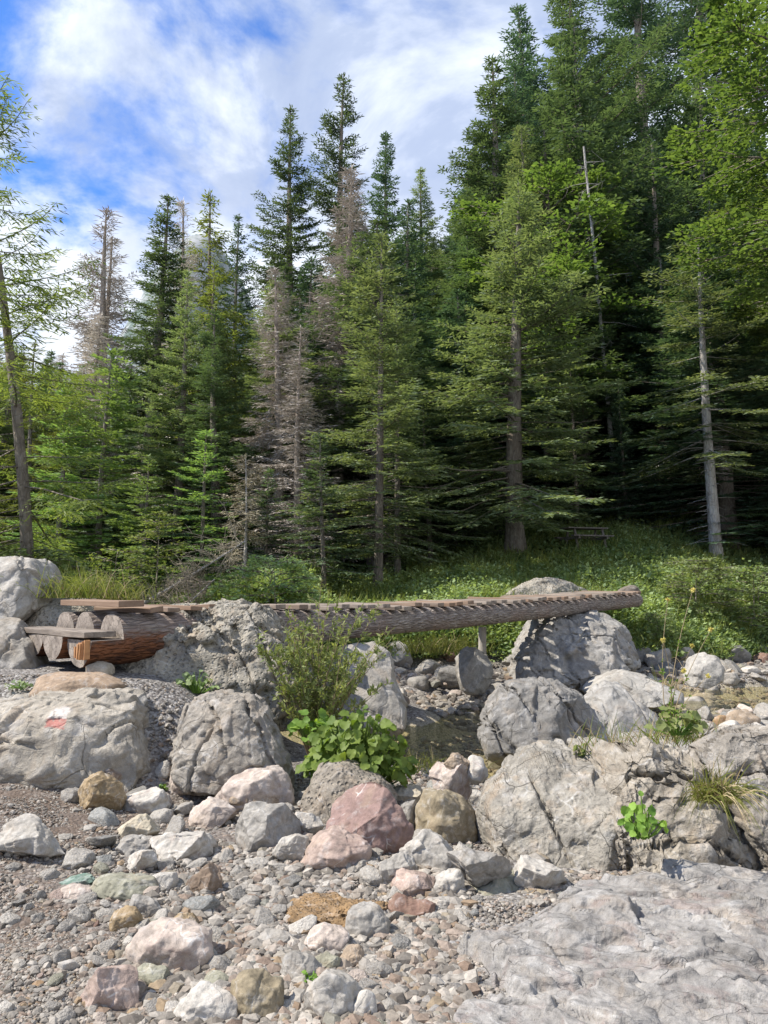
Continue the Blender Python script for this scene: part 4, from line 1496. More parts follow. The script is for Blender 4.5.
B('flat_stone', [(583, 690), (600, 678), (625, 670), (650, 676), (676, 690), (672, 700), (640, 704), (590, 702)], 12.2, 1.2,
  "long smooth whitish slab between the huge boulder and the pool", 113, M_rock, (0.46, 0.46, 0.455), lean=0.9, amp=0.02, level=6, cuts=6, cat='slab')
B('boulder', [(683, 676), (690, 660), (702, 652), (716, 652), (722, 668), (718, 682), (700, 688), (686, 686)], 12.8, 0.6,
  "smooth rounded white boulder on the far gravel below the green bank", 114, M_rock, (0.50, 0.50, 0.495), lean=0.3, amp=0.012, level=5, cuts=5)
B('boulder', [(455, 660), (462, 648), (476, 647), (488, 655), (494, 672), (485, 690), (466, 694), (456, 686)], 12.3, 0.6,
  "angular grey block standing under the bridge on the far bank", 115, M_rock, (0.35, 0.35, 0.345), lean=0.15, amp=0.02, level=5, cuts=10)
B('boulder', [(495, 600), (515, 582), (545, 577), (570, 582), (592, 590), (588, 606), (550, 615), (500, 618)], 17.5, 1.4,
  "broken pale rock poking out of the greenery behind the bridge deck", 116, M_tufa, (0.40, 0.39, 0.36), lean=0.3, amp=0.08, ridge=0.05, freq=2, level=6, cat='rock')
# the right hand outcrop in three masses
B('outcrop_rock', [(478, 790), (495, 768), (540, 758), (590, 752), (612, 756), (624, 790), (636, 850), (650, 910), (620, 945), (540, 940), (500, 895), (478, 850)], 4.9, 1.5,
  "massive grey outcrop with a smooth shaded face right of the olive boulder", 120, M_outcrop, (0.37, 0.36, 0.335), lean=0.22, amp=0.035, freq=2.6, crack=0.06, level=7, cuts=18, lo=0.74, dp=0.5, cat='rock')
B('outcrop_rock', [(590, 770), (606, 744), (640, 735), (690, 734), (724, 742), (742, 800), (760, 860), (764, 930), (700, 950), (628, 945), (600, 860)], 4.75, 1.35,
  "cracked fissured outcrop block from which the small leafy plant grows", 121, M_outcrop, (0.40, 0.375, 0.335), lean=0.2, amp=0.05, freq=3.0, ridge=0.05, crack=0.08, ledge=0.025, level=7, cuts=18, lo=0.74, dp=0.5, cat='rock')
B('outcrop_rock', [(700, 745), (726, 727), (775, 724), (830, 730), (850, 850), (840, 950), (742, 950), (716, 850), (706, 790)], 4.7, 1.35,
  "blocky grey outcrop at the right edge behind the grass tuft", 122, M_outcrop, (0.35, 0.335, 0.315), lean=0.15, amp=0.05, freq=2.8, crack=0.08, ledge=0.02, level=7, cuts=18, lo=0.74, dp=0.5, cat='rock')
B('outcrop_rock', [(612, 756), (622, 742), (650, 738), (690, 742), (705, 748), (700, 775), (640, 780), (612, 775)], 5.6, 0.9,
  "low rough rock crest behind the fissured outcrop block", 123, M_outcrop, (0.36, 0.35, 0.33), lean=0.8, amp=0.04, freq=3, crack=0.05, level=6, cat='rock')
B('boulder', [(300, 785), (312, 768), (345, 766), (380, 782), (398, 800), (390, 830), (330, 830), (300, 812)], 5.5, 0.5,
  "rough brownish grey rock between the leafy plants and the reddish boulder", 124, M_tufa, (0.34, 0.315, 0.28), lean=0.5, amp=0.03, freq=4, level=6, cat='rock')


# foreground ledge of bedrock: a wide stepped sheet with real thickness
def bedrock():
    nx, ny = 520, 460
    U, Vv = np.meshgrid(np.linspace(0, 1, nx), np.linspace(0, 1, ny))
    yy = 1.55 + 2.50 * Vv
    # left margin runs obliquely
    xl = np.interp(yy, [1.5, 2.3, 2.5, 2.8, 3.3, 3.55, 3.75, 4.0], [-0.3, -0.12, 0.02, 0.10, 0.10, 0.40, 0.78, 0.95])
    xl = xl + 0.06 * fbm2(yy, yy * 0 + 1.0, 3.0, 5, 3)
    xx = xl + (3.4 - xl) * U ** 1.15
    x, y = xx, yy
    z = 0.062 + 0.012 * (x - 0.2) - 0.058 * (y - 2.2)
    # bedding plates at three sizes, each set at its own height and tilt
    rng = np.random.default_rng(9)
    ca, sa = math.cos(-0.32), math.sin(-0.32)
    for (np_, tlt, hgt, crk, wob) in ((34, 0.055, 0.016, 0.022, 0.035), (220, 0.085, 0.009, 0.012, 0.02), (1000, 0.14, 0.0045, 0.004, 0.012)):
        pts = np.stack([rng.uniform(-0.4, 3.7, np_), rng.uniform(1.3, 4.1, np_)], 1)
        tl = rng.normal(0, tlt, (np_, 2))
        hh = rng.normal(0, hgt, np_)
        gate_ = rng.random(np_) > 0.3
        xs = (x + wob * fbm2(x, y, 2.2, 61 + np_, 4)).ravel()
        ys = (y + wob * 0.7 * fbm2(x, y, 2.2, 62 + np_, 4)).ravel()
        pz = np.zeros(len(xs))
        u0, v0 = pts[:, 0] * ca + pts[:, 1] * sa, -pts[:, 0] * sa + pts[:, 1] * ca
        for c0 in range(0, len(xs), 20000):
            sl = slice(c0, c0 + 20000)
            u1, v1 = xs[sl] * ca + ys[sl] * sa, -xs[sl] * sa + ys[sl] * ca
            D = (u1[:, None] - u0) ** 2 * 0.35 + (v1[:, None] - v0) ** 2 * 2.2
            a0 = D.argmin(1)
            kk = np.arange(len(a0))
            f1 = np.sqrt(D[kk, a0])
            D[kk, a0] = 1e9
            b0 = D.argmin(1)
            f2 = np.sqrt(D[kk, b0])
            pa = hh[a0] + tl[a0, 0] * (xs[sl] - pts[a0, 0]) + tl[a0, 1] * (ys[sl] - pts[a0, 1])
            pb = hh[b0] + tl[b0, 0] * (xs[sl] - pts[b0, 0]) + tl[b0, 1] * (ys[sl] - pts[b0, 1])
            w = 0.5 * (1 - sstep(f2 - f1, 0, 0.012))
            pz[sl] = pa * (1 - w) + pb * w - crk * np.exp(-((f2 - f1) / 0.012) ** 2) * gate_[a0]
        z += pz.reshape(z.shape)
    z += 0.006 * fbm2(x, y, 9, 71, 4)
    for (a, b, h_) in (((436, 925), (575, 1040), 0.055), ((515, 905), (790, 992), 0.035), ((590, 889), (800, 935), 0.035), ((500, 965), (720, 1040), 0.028), ((600, 930), (800, 1040), 0.022), ((470, 925), (640, 960), 0.02)):
        A, Bq = at(*a, 1.0), at(*b, 1.0)
        ga = [A[0] * (CAMZ - 0.03) / (CAMZ - A[2]), (CAMZ - 0.03) / (CAMZ - A[2])]
        gb = [Bq[0] * (CAMZ - 0.03) / (CAMZ - Bq[2]), (CAMZ - 0.03) / (CAMZ - Bq[2])]
        L_ = math.hypot(gb[0] - ga[0], gb[1] - ga[1])
        sdv = ((gb[0] - ga[0]) * (y - ga[1]) - (gb[1] - ga[1]) * (x - ga[0])) / L_
        tt = ((gb[0] - ga[0]) * (x - ga[0]) + (gb[1] - ga[1]) * (y - ga[1])) / L_ ** 2
        jag = 0.05 * fbm2(x, y, 2.6, int(a[0]), 3) + 0.03 * np.sign(np.sin(x * 17 + y * 23 + a[0])) * sstep(fbm2(x, y, 3, 5, 2), -0.1, 0.1)
        z += 0.8 * h_ * sstep(sdv + jag, -0.012, 0.012) * sstep(tt, -0.25, 0.05) * (1 - sstep(tt, 0.95, 1.2))
    z += 0.012 * fbm2(x, y, 0.9, 73, 2)
    # broken, lower left margin and buried far edge
    z -= 0.10 * (1 - sstep(x - xl, 0.0, 0.10)) ** 1.6
    z += 0.03 * np.exp(-((x - 1.0) / 0.3) ** 2) * sstep(y, 3.2, 3.7)
    top = np.stack([x, y, z], -1).reshape(-1, 3)
    F = []
    i = np.arange(ny - 1)[:, None] * nx
    j = np.arange(nx - 1)[None]
    F = np.stack([i + j, i + j + 1, i + nx + j + 1, i + nx + j], -1).reshape(-1, 4)
    # skirt gives it thickness
    ring = np.concatenate([np.arange(nx), np.arange(1, ny) * nx + nx - 1, (ny - 1) * nx + np.arange(nx - 2, -1, -1), np.arange(ny - 2, 0, -1) * nx])
    n0 = len(top)
    low = top[ring].copy()
    low[:, 2] -= 0.55
    V = np.vstack([top, low])
    k = np.arange(len(ring))
    k2 = (k + 1) % len(ring)
    S = np.stack([ring[k], n0 + k, n0 + k2, ring[k2]], -1)
    V = V - np.array([1.5, 3.0, 0])
    o = mobj('bedrock_slab', fast_mesh('bedrock_slab', V, np.vstack([F, S]), [M_slab]), loc=(1.5, 3.0, 0))
    o.color = (0.262, 0.248, 0.228, 1)
    tag(o, "broad cracked grey and pinkish bedrock slab filling the lower right corner", 'rock slab')
    return o


slab = bedrock()

# ------------------------------------------------------------------ stones seen one by one
placed = []
# (cx, cy, w, h, colour, shape, label) in photograph pixels; shape a = angular, r = rounded, f = flat
STONES = [
    (32, 845, 70, 44, 'pale', 'a', "angular whitish block with shaded underside resting on bare soil at the left"),
    (100, 797, 44, 38, 'ochre', 'a', "blocky stone with orange rust stains below the blazed boulder"),
    (103, 774, 46, 20, 'brown', 'a', "brown wedge stone right above the orange stained block"),
    (146, 806, 46, 28, 'white', 'r', "rounded whitish stone just right of the orange stained block"),
    (190, 786, 50, 32, 'ppink', 'r', "rounded pinkish grey stone below the blocky grey boulder"),
    (260, 792, 82, 46, 'ppink', 'r', "large smooth white and pink boulder above the grey wedge"),
    (256, 802, 62, 26, 'tan', 'r', "long orange brown stone leaning on the large white and pink boulder"),
    (210, 818, 52, 32, 'ppink', 'a', "pinkish grey angular stone left of the grey wedge"),
    (268, 832, 64, 46, 'grey', 'a', "sharp grey wedge stone with a dark front face"),
    (306, 826, 34, 26, 'white', 'a', "small white stone right of the grey wedge"),
    (338, 853, 68, 36, 'pink', 'r', "smooth orange beige rounded stone in front of the reddish boulder"),
    (371, 829, 86, 68, 'red', 'a', "big reddish purple boulder at the centre of the stones"),
    (292, 853, 34, 30, 'pale', 'a', "light grey stone between the wedge and the orange beige stone"),
    (184, 848, 62, 34, 'white', 'a', "whitish flat faced stone left below the grey wedge"),
    (137, 830, 38, 22, 'cream', 'f', "yellowish cream stone with a green sprig beside it"),
    (136, 848, 42, 20, 'grey', 'f', "flat grey stone under the yellowish cream one"),
    (145, 864, 34, 24, 'white', 'a', "white grey faceted stone with small weeds at its right"),
    (78, 884, 34, 15, 'teal', 'f', "flat greenish teal stone in the gravel at the left"),
    (78, 895, 32, 16, 'ppink', 'r', "smooth pinkish beige stone directly below the teal stone"),
    (203, 884, 34, 32, 'brown', 'a', "square brown stone among pale gravel"),
    (126, 890, 66, 24, 'green', 'f', "flat greenish grey stone left of the square brown stone"),
    (127, 923, 32, 24, 'ochre', 'r', "small smooth ochre brown egg shaped stone"),
    (144, 911, 34, 26, 'grey', 'r', "grey rounded stone touching the ochre egg shaped stone"),
    (188, 923, 30, 17, 'ochre', 'a', "ochre wedge above the big pinkish white boulder"),
    (170, 953, 82, 56, 'ppink', 'r', "big smooth pinkish white boulder low in the left foreground"),
    (105, 996, 60, 46, 'pink', 'a', "pinkish angular stone near the bottom left"),
    (150, 979, 42, 22, 'green', 'f', "beige green flat stone below the big pinkish white boulder"),
    (206, 1010, 60, 38, 'white', 'r', "smooth white boulder cut by the bottom edge"),
    (258, 1003, 50, 46, 'olive', 'r', "olive yellow stone with a pale vein at the bottom edge"),
    (217, 986, 36, 20, 'green', 'r', "greenish grey oval stone above the white bottom edge boulder"),
    (331, 1002, 62, 52, 'pale', 'r', "grey whitish mottled boulder at the bottom edge"),
    (364, 1010, 24, 30, 'white', 'r', "narrow upright white stone beside the mottled bottom boulder"),
    (326, 943, 42, 26, 'ppink', 'r', "white and pink stone just below the orange patch"),
    (327, 964, 28, 22, 'green', 'a', "grey green stone under the white and pink stone"),
    (352, 959, 28, 21, 'tan', 'r', "small brown orange rounded stone left of the bedrock"),
    (35, 988, 15, 12, 'orange', 'a', "tiny orange stone on the brown gravel at the lower left"),
    (69, 968, 22, 20, 'white', 'a', "little white faceted stone at the lower left"),
    (370, 925, 44, 34, 'grey', 'r', "grey stone with orange lichen at the edge of the rusty patch"),
    (275, 941, 46, 18, 'grey', 'f', "long flat grey stone right of the big pinkish white boulder"),
    (303, 972, 44, 30, 'grey', 'a', "grey angular stone above the mottled bottom boulder"),
    (447, 822, 62, 56, 'olive', 'r', "smooth olive brown boulder beside the grey outcrop"),
    (453, 785, 42, 34, 'ppink', 'a', "pinkish grey faceted block above the olive brown boulder"),
    (456, 765, 26, 20, 'tan', 'a', "small tan block near the water above the faceted pinkish block"),
    (476, 771, 22, 24, 'white', 'r', "whitish stone against the left flank of the outcrop"),
    (408, 798, 34, 20, 'cream', 'f', "cream layered stone left above the olive boulder"),
    (410, 820, 26, 36, 'grey', 'a', "grey slab squeezed between the reddish and olive boulders"),
    (428, 856, 52, 40, 'pale', 'a', "pale stone with a brown corner under the olive boulder"),
    (482, 869, 62, 36, 'grey', 'a', "grey angular stone just below the olive brown boulder"),
    (535, 876, 54, 38, 'white', 'a', "bright white angular stone at the foot of the outcrop"),
    (503, 890, 68, 22, 'green', 'f', "flat olive green stone lying in front of the bright white one"),
    (415, 886, 44, 26, 'pink', 'a', "pinkish orange faceted stone left of the flat green one"),
    (413, 908, 48, 21, 'rbrown', 'f', "flat red brown stone above the bedrock's left corner"),
    (397, 873, 34, 34, 'pale', 'a', "light grey block below the reddish purple boulder"),
    (450, 885, 30, 26, 'white', 'r', "white pinkish stone between the pinkish orange and green stones"),
    (440, 905, 26, 16, 'pale', 'a', "small pale stone right of the flat red brown stone"),
    (519, 762, 34, 22, 'white', 'r', "white rounded stone at the water's edge behind the outcrop"),
    (497, 764, 22, 16, 'grey', 'r', "grey stone by the water left of the white rounded one"),
    (586, 748, 26, 24, 'cream', 'r', "cream coloured block on top of the outcrop's back edge"),
    (560, 757, 34, 10, 'white', 'f', "thin white slab lying on the outcrop's left shoulder"),
    (742, 721, 30, 18, 'tan', 'r', "rounded tan stone on the right bank above the outcrop"),
    (721, 722, 15, 12, 'orange', 'r', "small orange yellow stone beside the rounded tan one"),
    (744, 707, 13, 7, 'teal', 'r', "tiny teal stone in the white gravel of the right bank"),
    (751, 671, 17, 8, 'white', 'r', "bright white flat stone far right below the green bank"),
    (703, 699, 26, 12, 'ppink', 'r', "pinkish flat cobble near the shallow water at the right"),
    (690, 706, 30, 16, 'pale', 'a', "pale angular stone at the right tip of the pool"),
    (430, 668, 30, 20, 'pale', 'a', "whitish block on the far shore left of the angular grey block"),
    (417, 684, 24, 14, 'grey', 'r', "grey cobble at the waterline of the far shore"),
    (448, 680, 26, 22, 'dgrey', 'a', "dark grey stone on the far shore beside the angular grey block"),
    (500, 690, 34, 14, 'grey', 'f', "flat grey stone at the waterline below the post"),
    (640, 655, 26, 20, 'dgrey', 'a', "dark stone in the shade right of the huge rounded boulder"),
    (660, 662, 30, 22, 'grey', 'a', "grey block between the huge boulder and the rounded white one"),
    (740, 655, 34, 20, 'dgrey', 'a', "dark shaded stone under the green bank at the far right"),
    (402, 655, 40, 28, 'pale', 'a', "pale block under the bridge beside the shrub"),
]
LVL = {'a': dict(box=0.85, cuts=26, lo=0.58, lump=0.25, angular=True, rough=0.02), 'r': dict(box=0.9, cuts=15, lo=0.68, lump=0.28, angular=False, rough=0.04), 'f': dict(box=0.8, cuts=16, lo=0.6, lump=0.2, angular=True, rough=0.02)}
for i, (cx, cy, w, h, colr, shp, lab) in enumerate(STONES):
    g = ground_at(cx, min(cy + h * 0.36, 1080))
    Y = g[1]
    if 470 < cx < 600 and 860 < cy < 900:
        Y = 4.15
    if 410 < cx < 480 and 740 < cy < 870:
        Y = min(Y, 5.6)
    ww = w / FPX * Y * 1.04
    hh = h / FPX * Y * 1.10
    dd = ww * (0.75 if shp != 'f' else 0.8)
    Yc = Y + dd * 0.25
    p = at(cx, cy, Yc)
    near = w > 24 and Y < 6
    V, F = rock_verts(500 + i, 6 if near else 4, (ww * 1.03, dd, hh * 1.1), fine=0.008 if shp == 'r' else 0.012, **LVL[shp])
    if near:
        fr_ = np.random.default_rng(i)
        V = V + unit(V) * (facets(V, fr_, 12 if shp != 'r' else 8, 0.07 if shp != 'r' else 0.03, 0.005 * ww, 0.002 * ww, 0.010))[:, None]
        V = V + unit(V) * (facets(V, fr_, 60, 0.09 if shp != 'r' else 0.04, 0.002 * ww, 0.001 * ww, 0.006))[:, None]
    o = mobj('boulder' if w > 60 else 'stone', fast_mesh('stone', V, F, [M_pinkish if colr in ('ppink', 'pink', 'red', 'white') else M_cob]), loc=(p[0], Yc, p[2]))
    c = np.array(COLR[colr])
    o.color = (*c, 1)
    tag(o, lab, 'boulder' if w > 60 else 'stone')
    placed.append((p[0], Yc, ww * 0.5))

# rusty patch of cemented gravel
gp = ground_at(338, 918)
V, F = rock_verts(900, 6, (0.50, 0.60, 0.10), box=0.8, cuts=4, rough=0.10, fine=0.06, lump=0.35)
m_rust = rock_mat('rusty_conglomerate', crack=0.0, sc=3.2, bump=1.2, lichen=0.3, vein=0.0, objcol=True, stain=0.9, pit=3.0, vari=1.5)
o = mobj('rusty_patch', fast_mesh('rusty_patch', V, F, [m_rust]), loc=(gp[0], gp[1] - 0.05, gp[2] + 0.012))
o.color = (0.235, 0.150, 0.072, 1)
tag(o, "rusty orange crust of cemented gravel among the grey stones", 'rock crust')
placed.append((gp[0], gp[1], 0.2))

# cobbles: individuals again, of a few shapes each
cobm = []
for k in range(10):
    shp = 'aarafaaraf'[k]
    dims = [(1, 0.85, 0.62), (1, 0.8, 0.7), (1, 0.8, 0.42)][k % 3]
    V, F = rock_verts(700 + k, 4, dims, fine=0.012, **LVL[shp])
    cobm.append(fast_mesh('cobble', V, F, [M_cob]))
crng = np.random.default_rng(12)
cols = ['white', 'pale', 'grey', 'dgrey', 'ppink', 'pink', 'green', 'tan', 'bluegrey', 'rbrown', 'ochre']
colp = np.array([0.12, 0.29, 0.33, 0.08, 0.07, 0.02, 0.02, 0.02, 0.04, 0.005, 0.005])
cname = dict(white='white', pale='pale grey', grey='grey', dgrey='dark grey', ppink='pinkish', pink='pink brown', green='greenish grey', tan='tan', bluegrey='bluish grey', rbrown='red brown', ochre='ochre')
ncob = 0
CUSED = {}
tries = 0
while ncob < 290 and tries < 40000:
    tries += 1
    zone = crng.random()
    if zone < 0.56:      # heap of the foreground, thick right of the soil
        px, py = crng.uniform(60, 480), crng.uniform(770, 1030)
        if px < 160 and crng.random() < 0.72:
            continue
        if px > 400 and py > 925:
            continue
        size = 12 + 24 * crng.random() ** 1.4
    elif zone < 0.60:
        px, py = crng.uniform(0, 140), crng.uniform(870, 1030)
        size = crng.uniform(9, 22)
    elif zone < 0.66:    # near shore of the pool
        px, py = crng.uniform(400, 520), crng.uniform(745, 790)
        size = crng.uniform(12, 26)
    elif zone < 0.91:    # right bank gravel
        px, py = crng.uniform(630, 790), crng.uniform(655, 742)
        size = crng.uniform(10, 32)
    else:                # far shore
        px, py = crng.uniform(335, 700), crng.uniform(650, 700)
        size = crng.uniform(9, 26)
    g = ground_at(px, py)
    Y = g[1]
    s = size / FPX * Y
    far = Y > 6.5
    if g[2] < WATER_Z - 0.05:
        continue
    if any((g[0] - a) ** 2 + (Y - b) ** 2 < (0.66 * r + 0.34 * s) ** 2 for a, b, r in placed):
        continue
    if Y < 4.0 and g[0] + 0.3 * s > np.interp(Y, [1.5, 2.3, 2.5, 2.8, 3.3, 3.55, 3.75, 4.0], [-0.3, -0.12, 0.02, 0.10, 0.10, 0.40, 0.78, 0.95]):
        continue
    placed.append((g[0], Y, s * 0.5))
    k = int(crng.integers(0, 10))
    o = bpy.data.objects.new('cobble', cobm[k])
    link(o)
    o.location = (g[0], Y, g[2] + s * 0.10)
    o.scale = (s, s * crng.uniform(0.8, 1.1), s * crng.uniform(0.8, 1.1))
    o.rotation_euler = (crng.normal(0, 0.25), crng.normal(0, 0.25), crng.uniform(0, 6.28))
    cn = cols[crng.choice(len(cols), p=colp / colp.sum())]
    o.color = (*(np.array(COLR[cn]) * crng.uniform(0.9, 1.1)), 1)
    zn = 'in the foreground gravel' if Y < 6.5 else ('on the gravel bar at the right' if px > 640 else 'on the far shore of the stream')
    bi = min(range(len(STONES)), key=lambda k_: (STONES[k_][0] - px) ** 2 + (STONES[k_][1] - py) ** 2)
    dx_, dy_ = px - STONES[bi][0], py - STONES[bi][1]
    rel = ('right of' if dx_ > 0 else 'left of') if abs(dx_) > abs(dy_) else ('in front of' if dy_ > 0 else 'behind')
    lab = unique_label(f"{cname[cn]} cobble {rel} the {short(STONES[bi][6])}", (['large', 'chunky'] if size > 20 else ['small', 'little']) + ['angular' if k in (0, 1, 3, 5, 6, 8) else 'rounded', 'half buried'], CUSED)
    tag(o, lab, 'cobble', f"cobbles {zn}")
    ncob += 1
print('cobbles', ncob)


# gravel too fine to count
def gravel():
    rng = np.random.default_rng(33)
    bm = bmesh.new()
    bmesh.ops.create_icosphere(bm, subdivisions=1, radius=1.0)
    V0 = np.array([v.co[:] for v in bm.verts])
    F0 = np.array([[v.index for v in f.verts] for f in bm.faces])
    bm.free()
    bases = []
    for k in range(14):
        r = np.random.default_rng(k)
        v = V0 * r.uniform(0.72, 1.15, (12, 1)) * r.uniform([0.8, 0.55, 0.35], [1.1, 1.0, 0.75])
        bases.append(v)
    bases = np.array(bases)
    X, Y, S = [], [], []
    def zone(n, px0, px1, py0, py1, s0, s1, pw=2.2):
        px = rng.uniform(px0, px1, n)
        py = py0 + (py1 - py0) * rng.random(n)
        d = np.stack([ray(a, b) for a, b in zip(px, py)])
        t = (CAMZ - 0.0) / np.maximum(1e-3, -d[:, 2])
        x = d[:, 0] * t
        y = d[:, 1] * t
        for _ in range(4):       # settle on the terrain
            z = terrain(x, y)
            t = (CAMZ - z) / np.maximum(1e-3, -d[:, 2])
            x = d[:, 0] * t
            y = d[:, 1] * t
        X.append(x)
        Y.append(y)
        S.append(s0 + (s1 - s0) * rng.random(n) ** pw)
    zone(30000, -30, 540, 765, 1045, 0.006, 0.018, 1.5)
    zone(16000, -30, 200, 780, 1045, 0.004, 0.011, 1.3)
    zone(7000, 90, 470, 775, 1045, 0.014, 0.036, 1.3)
    zone(2600, 130, 470, 790, 1045, 0.026, 0.055, 1.6)
    zone(2600, 520, 800, 872, 905, 0.008, 0.035, 1.3)
    zone(1200, -20, 110, 790, 1045, 0.012, 0.034, 1.6)
    zone(2500, 380, 560, 735, 800, 0.012, 0.05, 1.2)
    zone(6500, 560, 800, 645, 745, 0.015, 0.10, 2.2)
    zone(4500, 330, 720, 645, 705, 0.02, 0.12, 1.8)
    X, Y, S = map(np.concatenate, (X, Y, S))
    ok = (Y > 1.5) & (Y < 22) & (Y < bank_line(X) + 0.8)
    xl_ = np.interp(Y, [1.5, 2.3, 2.5, 2.8, 3.3, 3.55, 3.75, 4.0], [-0.3, -0.12, 0.02, 0.10, 0.10, 0.40, 0.78, 0.95])
    ok &= ~((Y < 3.95) & (X > xl_ + 0.50))
    bare = sstep(-X + 0.5 * fbm2(X, Y, 1.1, 9, 3), 0.5, 1.3) * (Y < 6)
    ok &= rng.random(len(X)) > 0.55 * bare * (S > 0.012)
    X, Y, S = X[ok], Y[ok], S[ok]
    Z = terrain(X, Y)
    n = len(X)
    a = rng.uniform(0, 6.28, n)
    ti = rng.normal(0, 0.3, n)
    v = bases[rng.integers(0, 14, n)] * S[:, None, None]
    ca, sa = np.cos(a)[:, None], np.sin(a)[:, None]
    ct, st = np.cos(ti)[:, None], np.sin(ti)[:, None]
    y2 = v[..., 1] * ct - v[..., 2] * st
    z2 = v[..., 1] * st + v[..., 2] * ct
    vx = v[..., 0] * ca - y2 * sa + X[:, None]
    vy = v[..., 0] * sa + y2 * ca + Y[:, None]
    vz = z2 + Z[:, None] + (S * 0.15)[:, None]
    V = np.stack([vx, vy, vz], -1).reshape(-1, 3)
    F = (F0[None] + (np.arange(n) * 12)[:, None, None]).reshape(-1, 3)
    me = fast_mesh('gravel', V, F, [M_peb], smooth=False, fattr=np.repeat(rng.random(n), 20))
    tag(mobj('gravel', me), kind='stuff')
    print('pebbles', n)


gravel()

# ------------------------------------------------------------------ log footbridge
BR0 = at(79, 640, 7.0)
BR1 = at(636, 600, 15.6)
axis = BR1 - BR0
blen = float(np.linalg.norm(axis))
yaw = math.atan2(axis[1], axis[0])
pitch_b = math.asin(axis[2] / blen)
bridge = empty('log_footbridge', tuple(BR0), "footbridge of three notched barked logs with cross planks spanning the stream", 'footbridge')
bridge.rotation_euler = (0, -pitch_b, yaw)     # local x runs along the logs


def sag(x):
    return -0.06 * math.sin(math.pi * min(1, max(0, x / blen)))


def log_mesh(seed, r0, r1, x0, x1, notch):
    rng = np.random.default_rng(seed)
    n = 56
    sd = 26
    g = Geo()
    xs = np.linspace(x0 + notch, x1, n)
    th = np.arange(sd) / sd * 2 * math.pi
    def ring(x):
        r = rb(x) * r0 / 0.25
        P = np.stack([np.full(sd, x * 1.3), np.cos(th) * 1.2 + seed, np.sin(th) * 1.2], 1)
        rr = r * (1 + 0.07 * fbm(P, seed, 3))
        return np.stack([np.full(sd, x), rr * np.cos(th), rr * np.sin(th) + sag(x)], 1)
    R = np.array([ring(x) for x in xs])
    V = R.reshape(-1, 3)
    i = np.arange(n - 1)[:, None] * sd
    j = np.arange(sd)[None]
    k = (j + 1) % sd
    g.add(V, np.stack([i + j, i + sd + j, i + sd + k, i + k], -1).reshape(-1, 4), 0)
    for e, fl in ((0, 0), (n - 1, 1)):
        c = R[e].mean(0)
        VV = np.vstack([R[e], (R[e] + c) / 2 + [(-0.004 if e == 0 else 0.004), 0, 0], c])
        jj = np.arange(sd)
        kk = (jj + 1) % sd
        g.add(VV, np.vstack([np.stack([jj, kk, sd + kk, sd + jj], 1), np.stack([sd + jj, sd + kk, np.full(sd, 2 * sd), np.full(sd, 2 * sd)], 1)]), 1)
    # lower half runs on past the notch
    if notch > 0:
        low = [q for q in range(sd) if math.sin(th[q]) < 0.05]
        low = sorted(low, key=lambda q: (th[q] - math.pi / 2) % (2 * math.pi))
        xs2 = np.linspace(x0, x0 + notch + 0.004, 5)
        L = np.array([ring(x)[low] for x in xs2])
        L[:, :, 1:] *= 0.997
        m = len(low)
        V = L.reshape(-1, 3)
        i = np.arange(4)[:, None] * m
        j = np.arange(m - 1)[None]
        g.add(V, np.stack([i + j, i + m + j, i + m + j + 1, i + j + 1], -1).reshape(-1, 4), 0)
        i = np.arange(4) * m
        g.add(V, np.stack([i, i + m, i + 2 * m - 1, i + m - 1], -1), 1)
        c = L[0].mean(0)
        VV = np.vstack([L[0], c])
        jj = np.arange(m)
        g.add(VV, np.stack([jj, (jj + 1) % m, np.full(m, m)], 1), 1)
    return g.mesh('log', [M_logbark, M_endgrain])


def rb(x):
    return float(np.interp(x, [-1, 0, 1.2, 4, 8, 13], [0.25, 0.25, 0.230, 0.172, 0.150, 0.130]))


LOGY = [0.0, 0.47, 0.92]
for k, ly in enumerate(LOGY):
    me = log_mesh(200 + k, 0.250 if k == 0 else 0.225, 0.165, 0.0 + (0 if k == 0 else -0.05), blen + (0.05 if k == 0 else 0.0), 0.32)
    o = mobj('log', me, bridge, loc=(0, ly, 0.0 if k == 0 else 0.02))
    if k == 0:
        o['label'] = "front log, its bark peeled to orange wood at the butt"
# torn orange splinter on the near butt
g = Geo()
trng = np.random.default_rng(4)
for q in range(7):
    g.box((-0.03 - 0.012 * q % 0.04, -0.225 + 0.022 * q, -0.075 - 0.012 * trng.random() * q), 0.05, 0.024, 0.17 - 0.012 * q, jit=0.006, rng=trng)
mobj('splinter', g.mesh('splinter', [M_torn], smooth=False), bridge)

prng = np.random.default_rng(8)


def plank_mesh(w, l, t, seed):
    r = np.random.default_rng(seed)
    bm = bmesh.new()
    bmesh.ops.create_cube(bm, size=1)
    bmesh.ops.subdivide_edges(bm, edges=bm.edges[:], cuts=3, use_grid_fill=True)
    for v in bm.verts:
        x, y, z = v.co
        v.co = (x * w * (1 + 0.05 * math.sin(y * 5 + seed)), y * l, z * t * (1 + 0.12 * math.sin(y * 7 + seed * 2)))
    me = bpy.data.meshes.new('plank')
    bmesh.ops.bevel(bm, geom=[e for e in bm.edges if e.is_boundary or e.calc_face_angle(0) > 1.0], offset=0.004, segments=1, affect='EDGES')
    bm.to_mesh(me)
    bm.free()
    me.materials.append(M_plank)
    return me


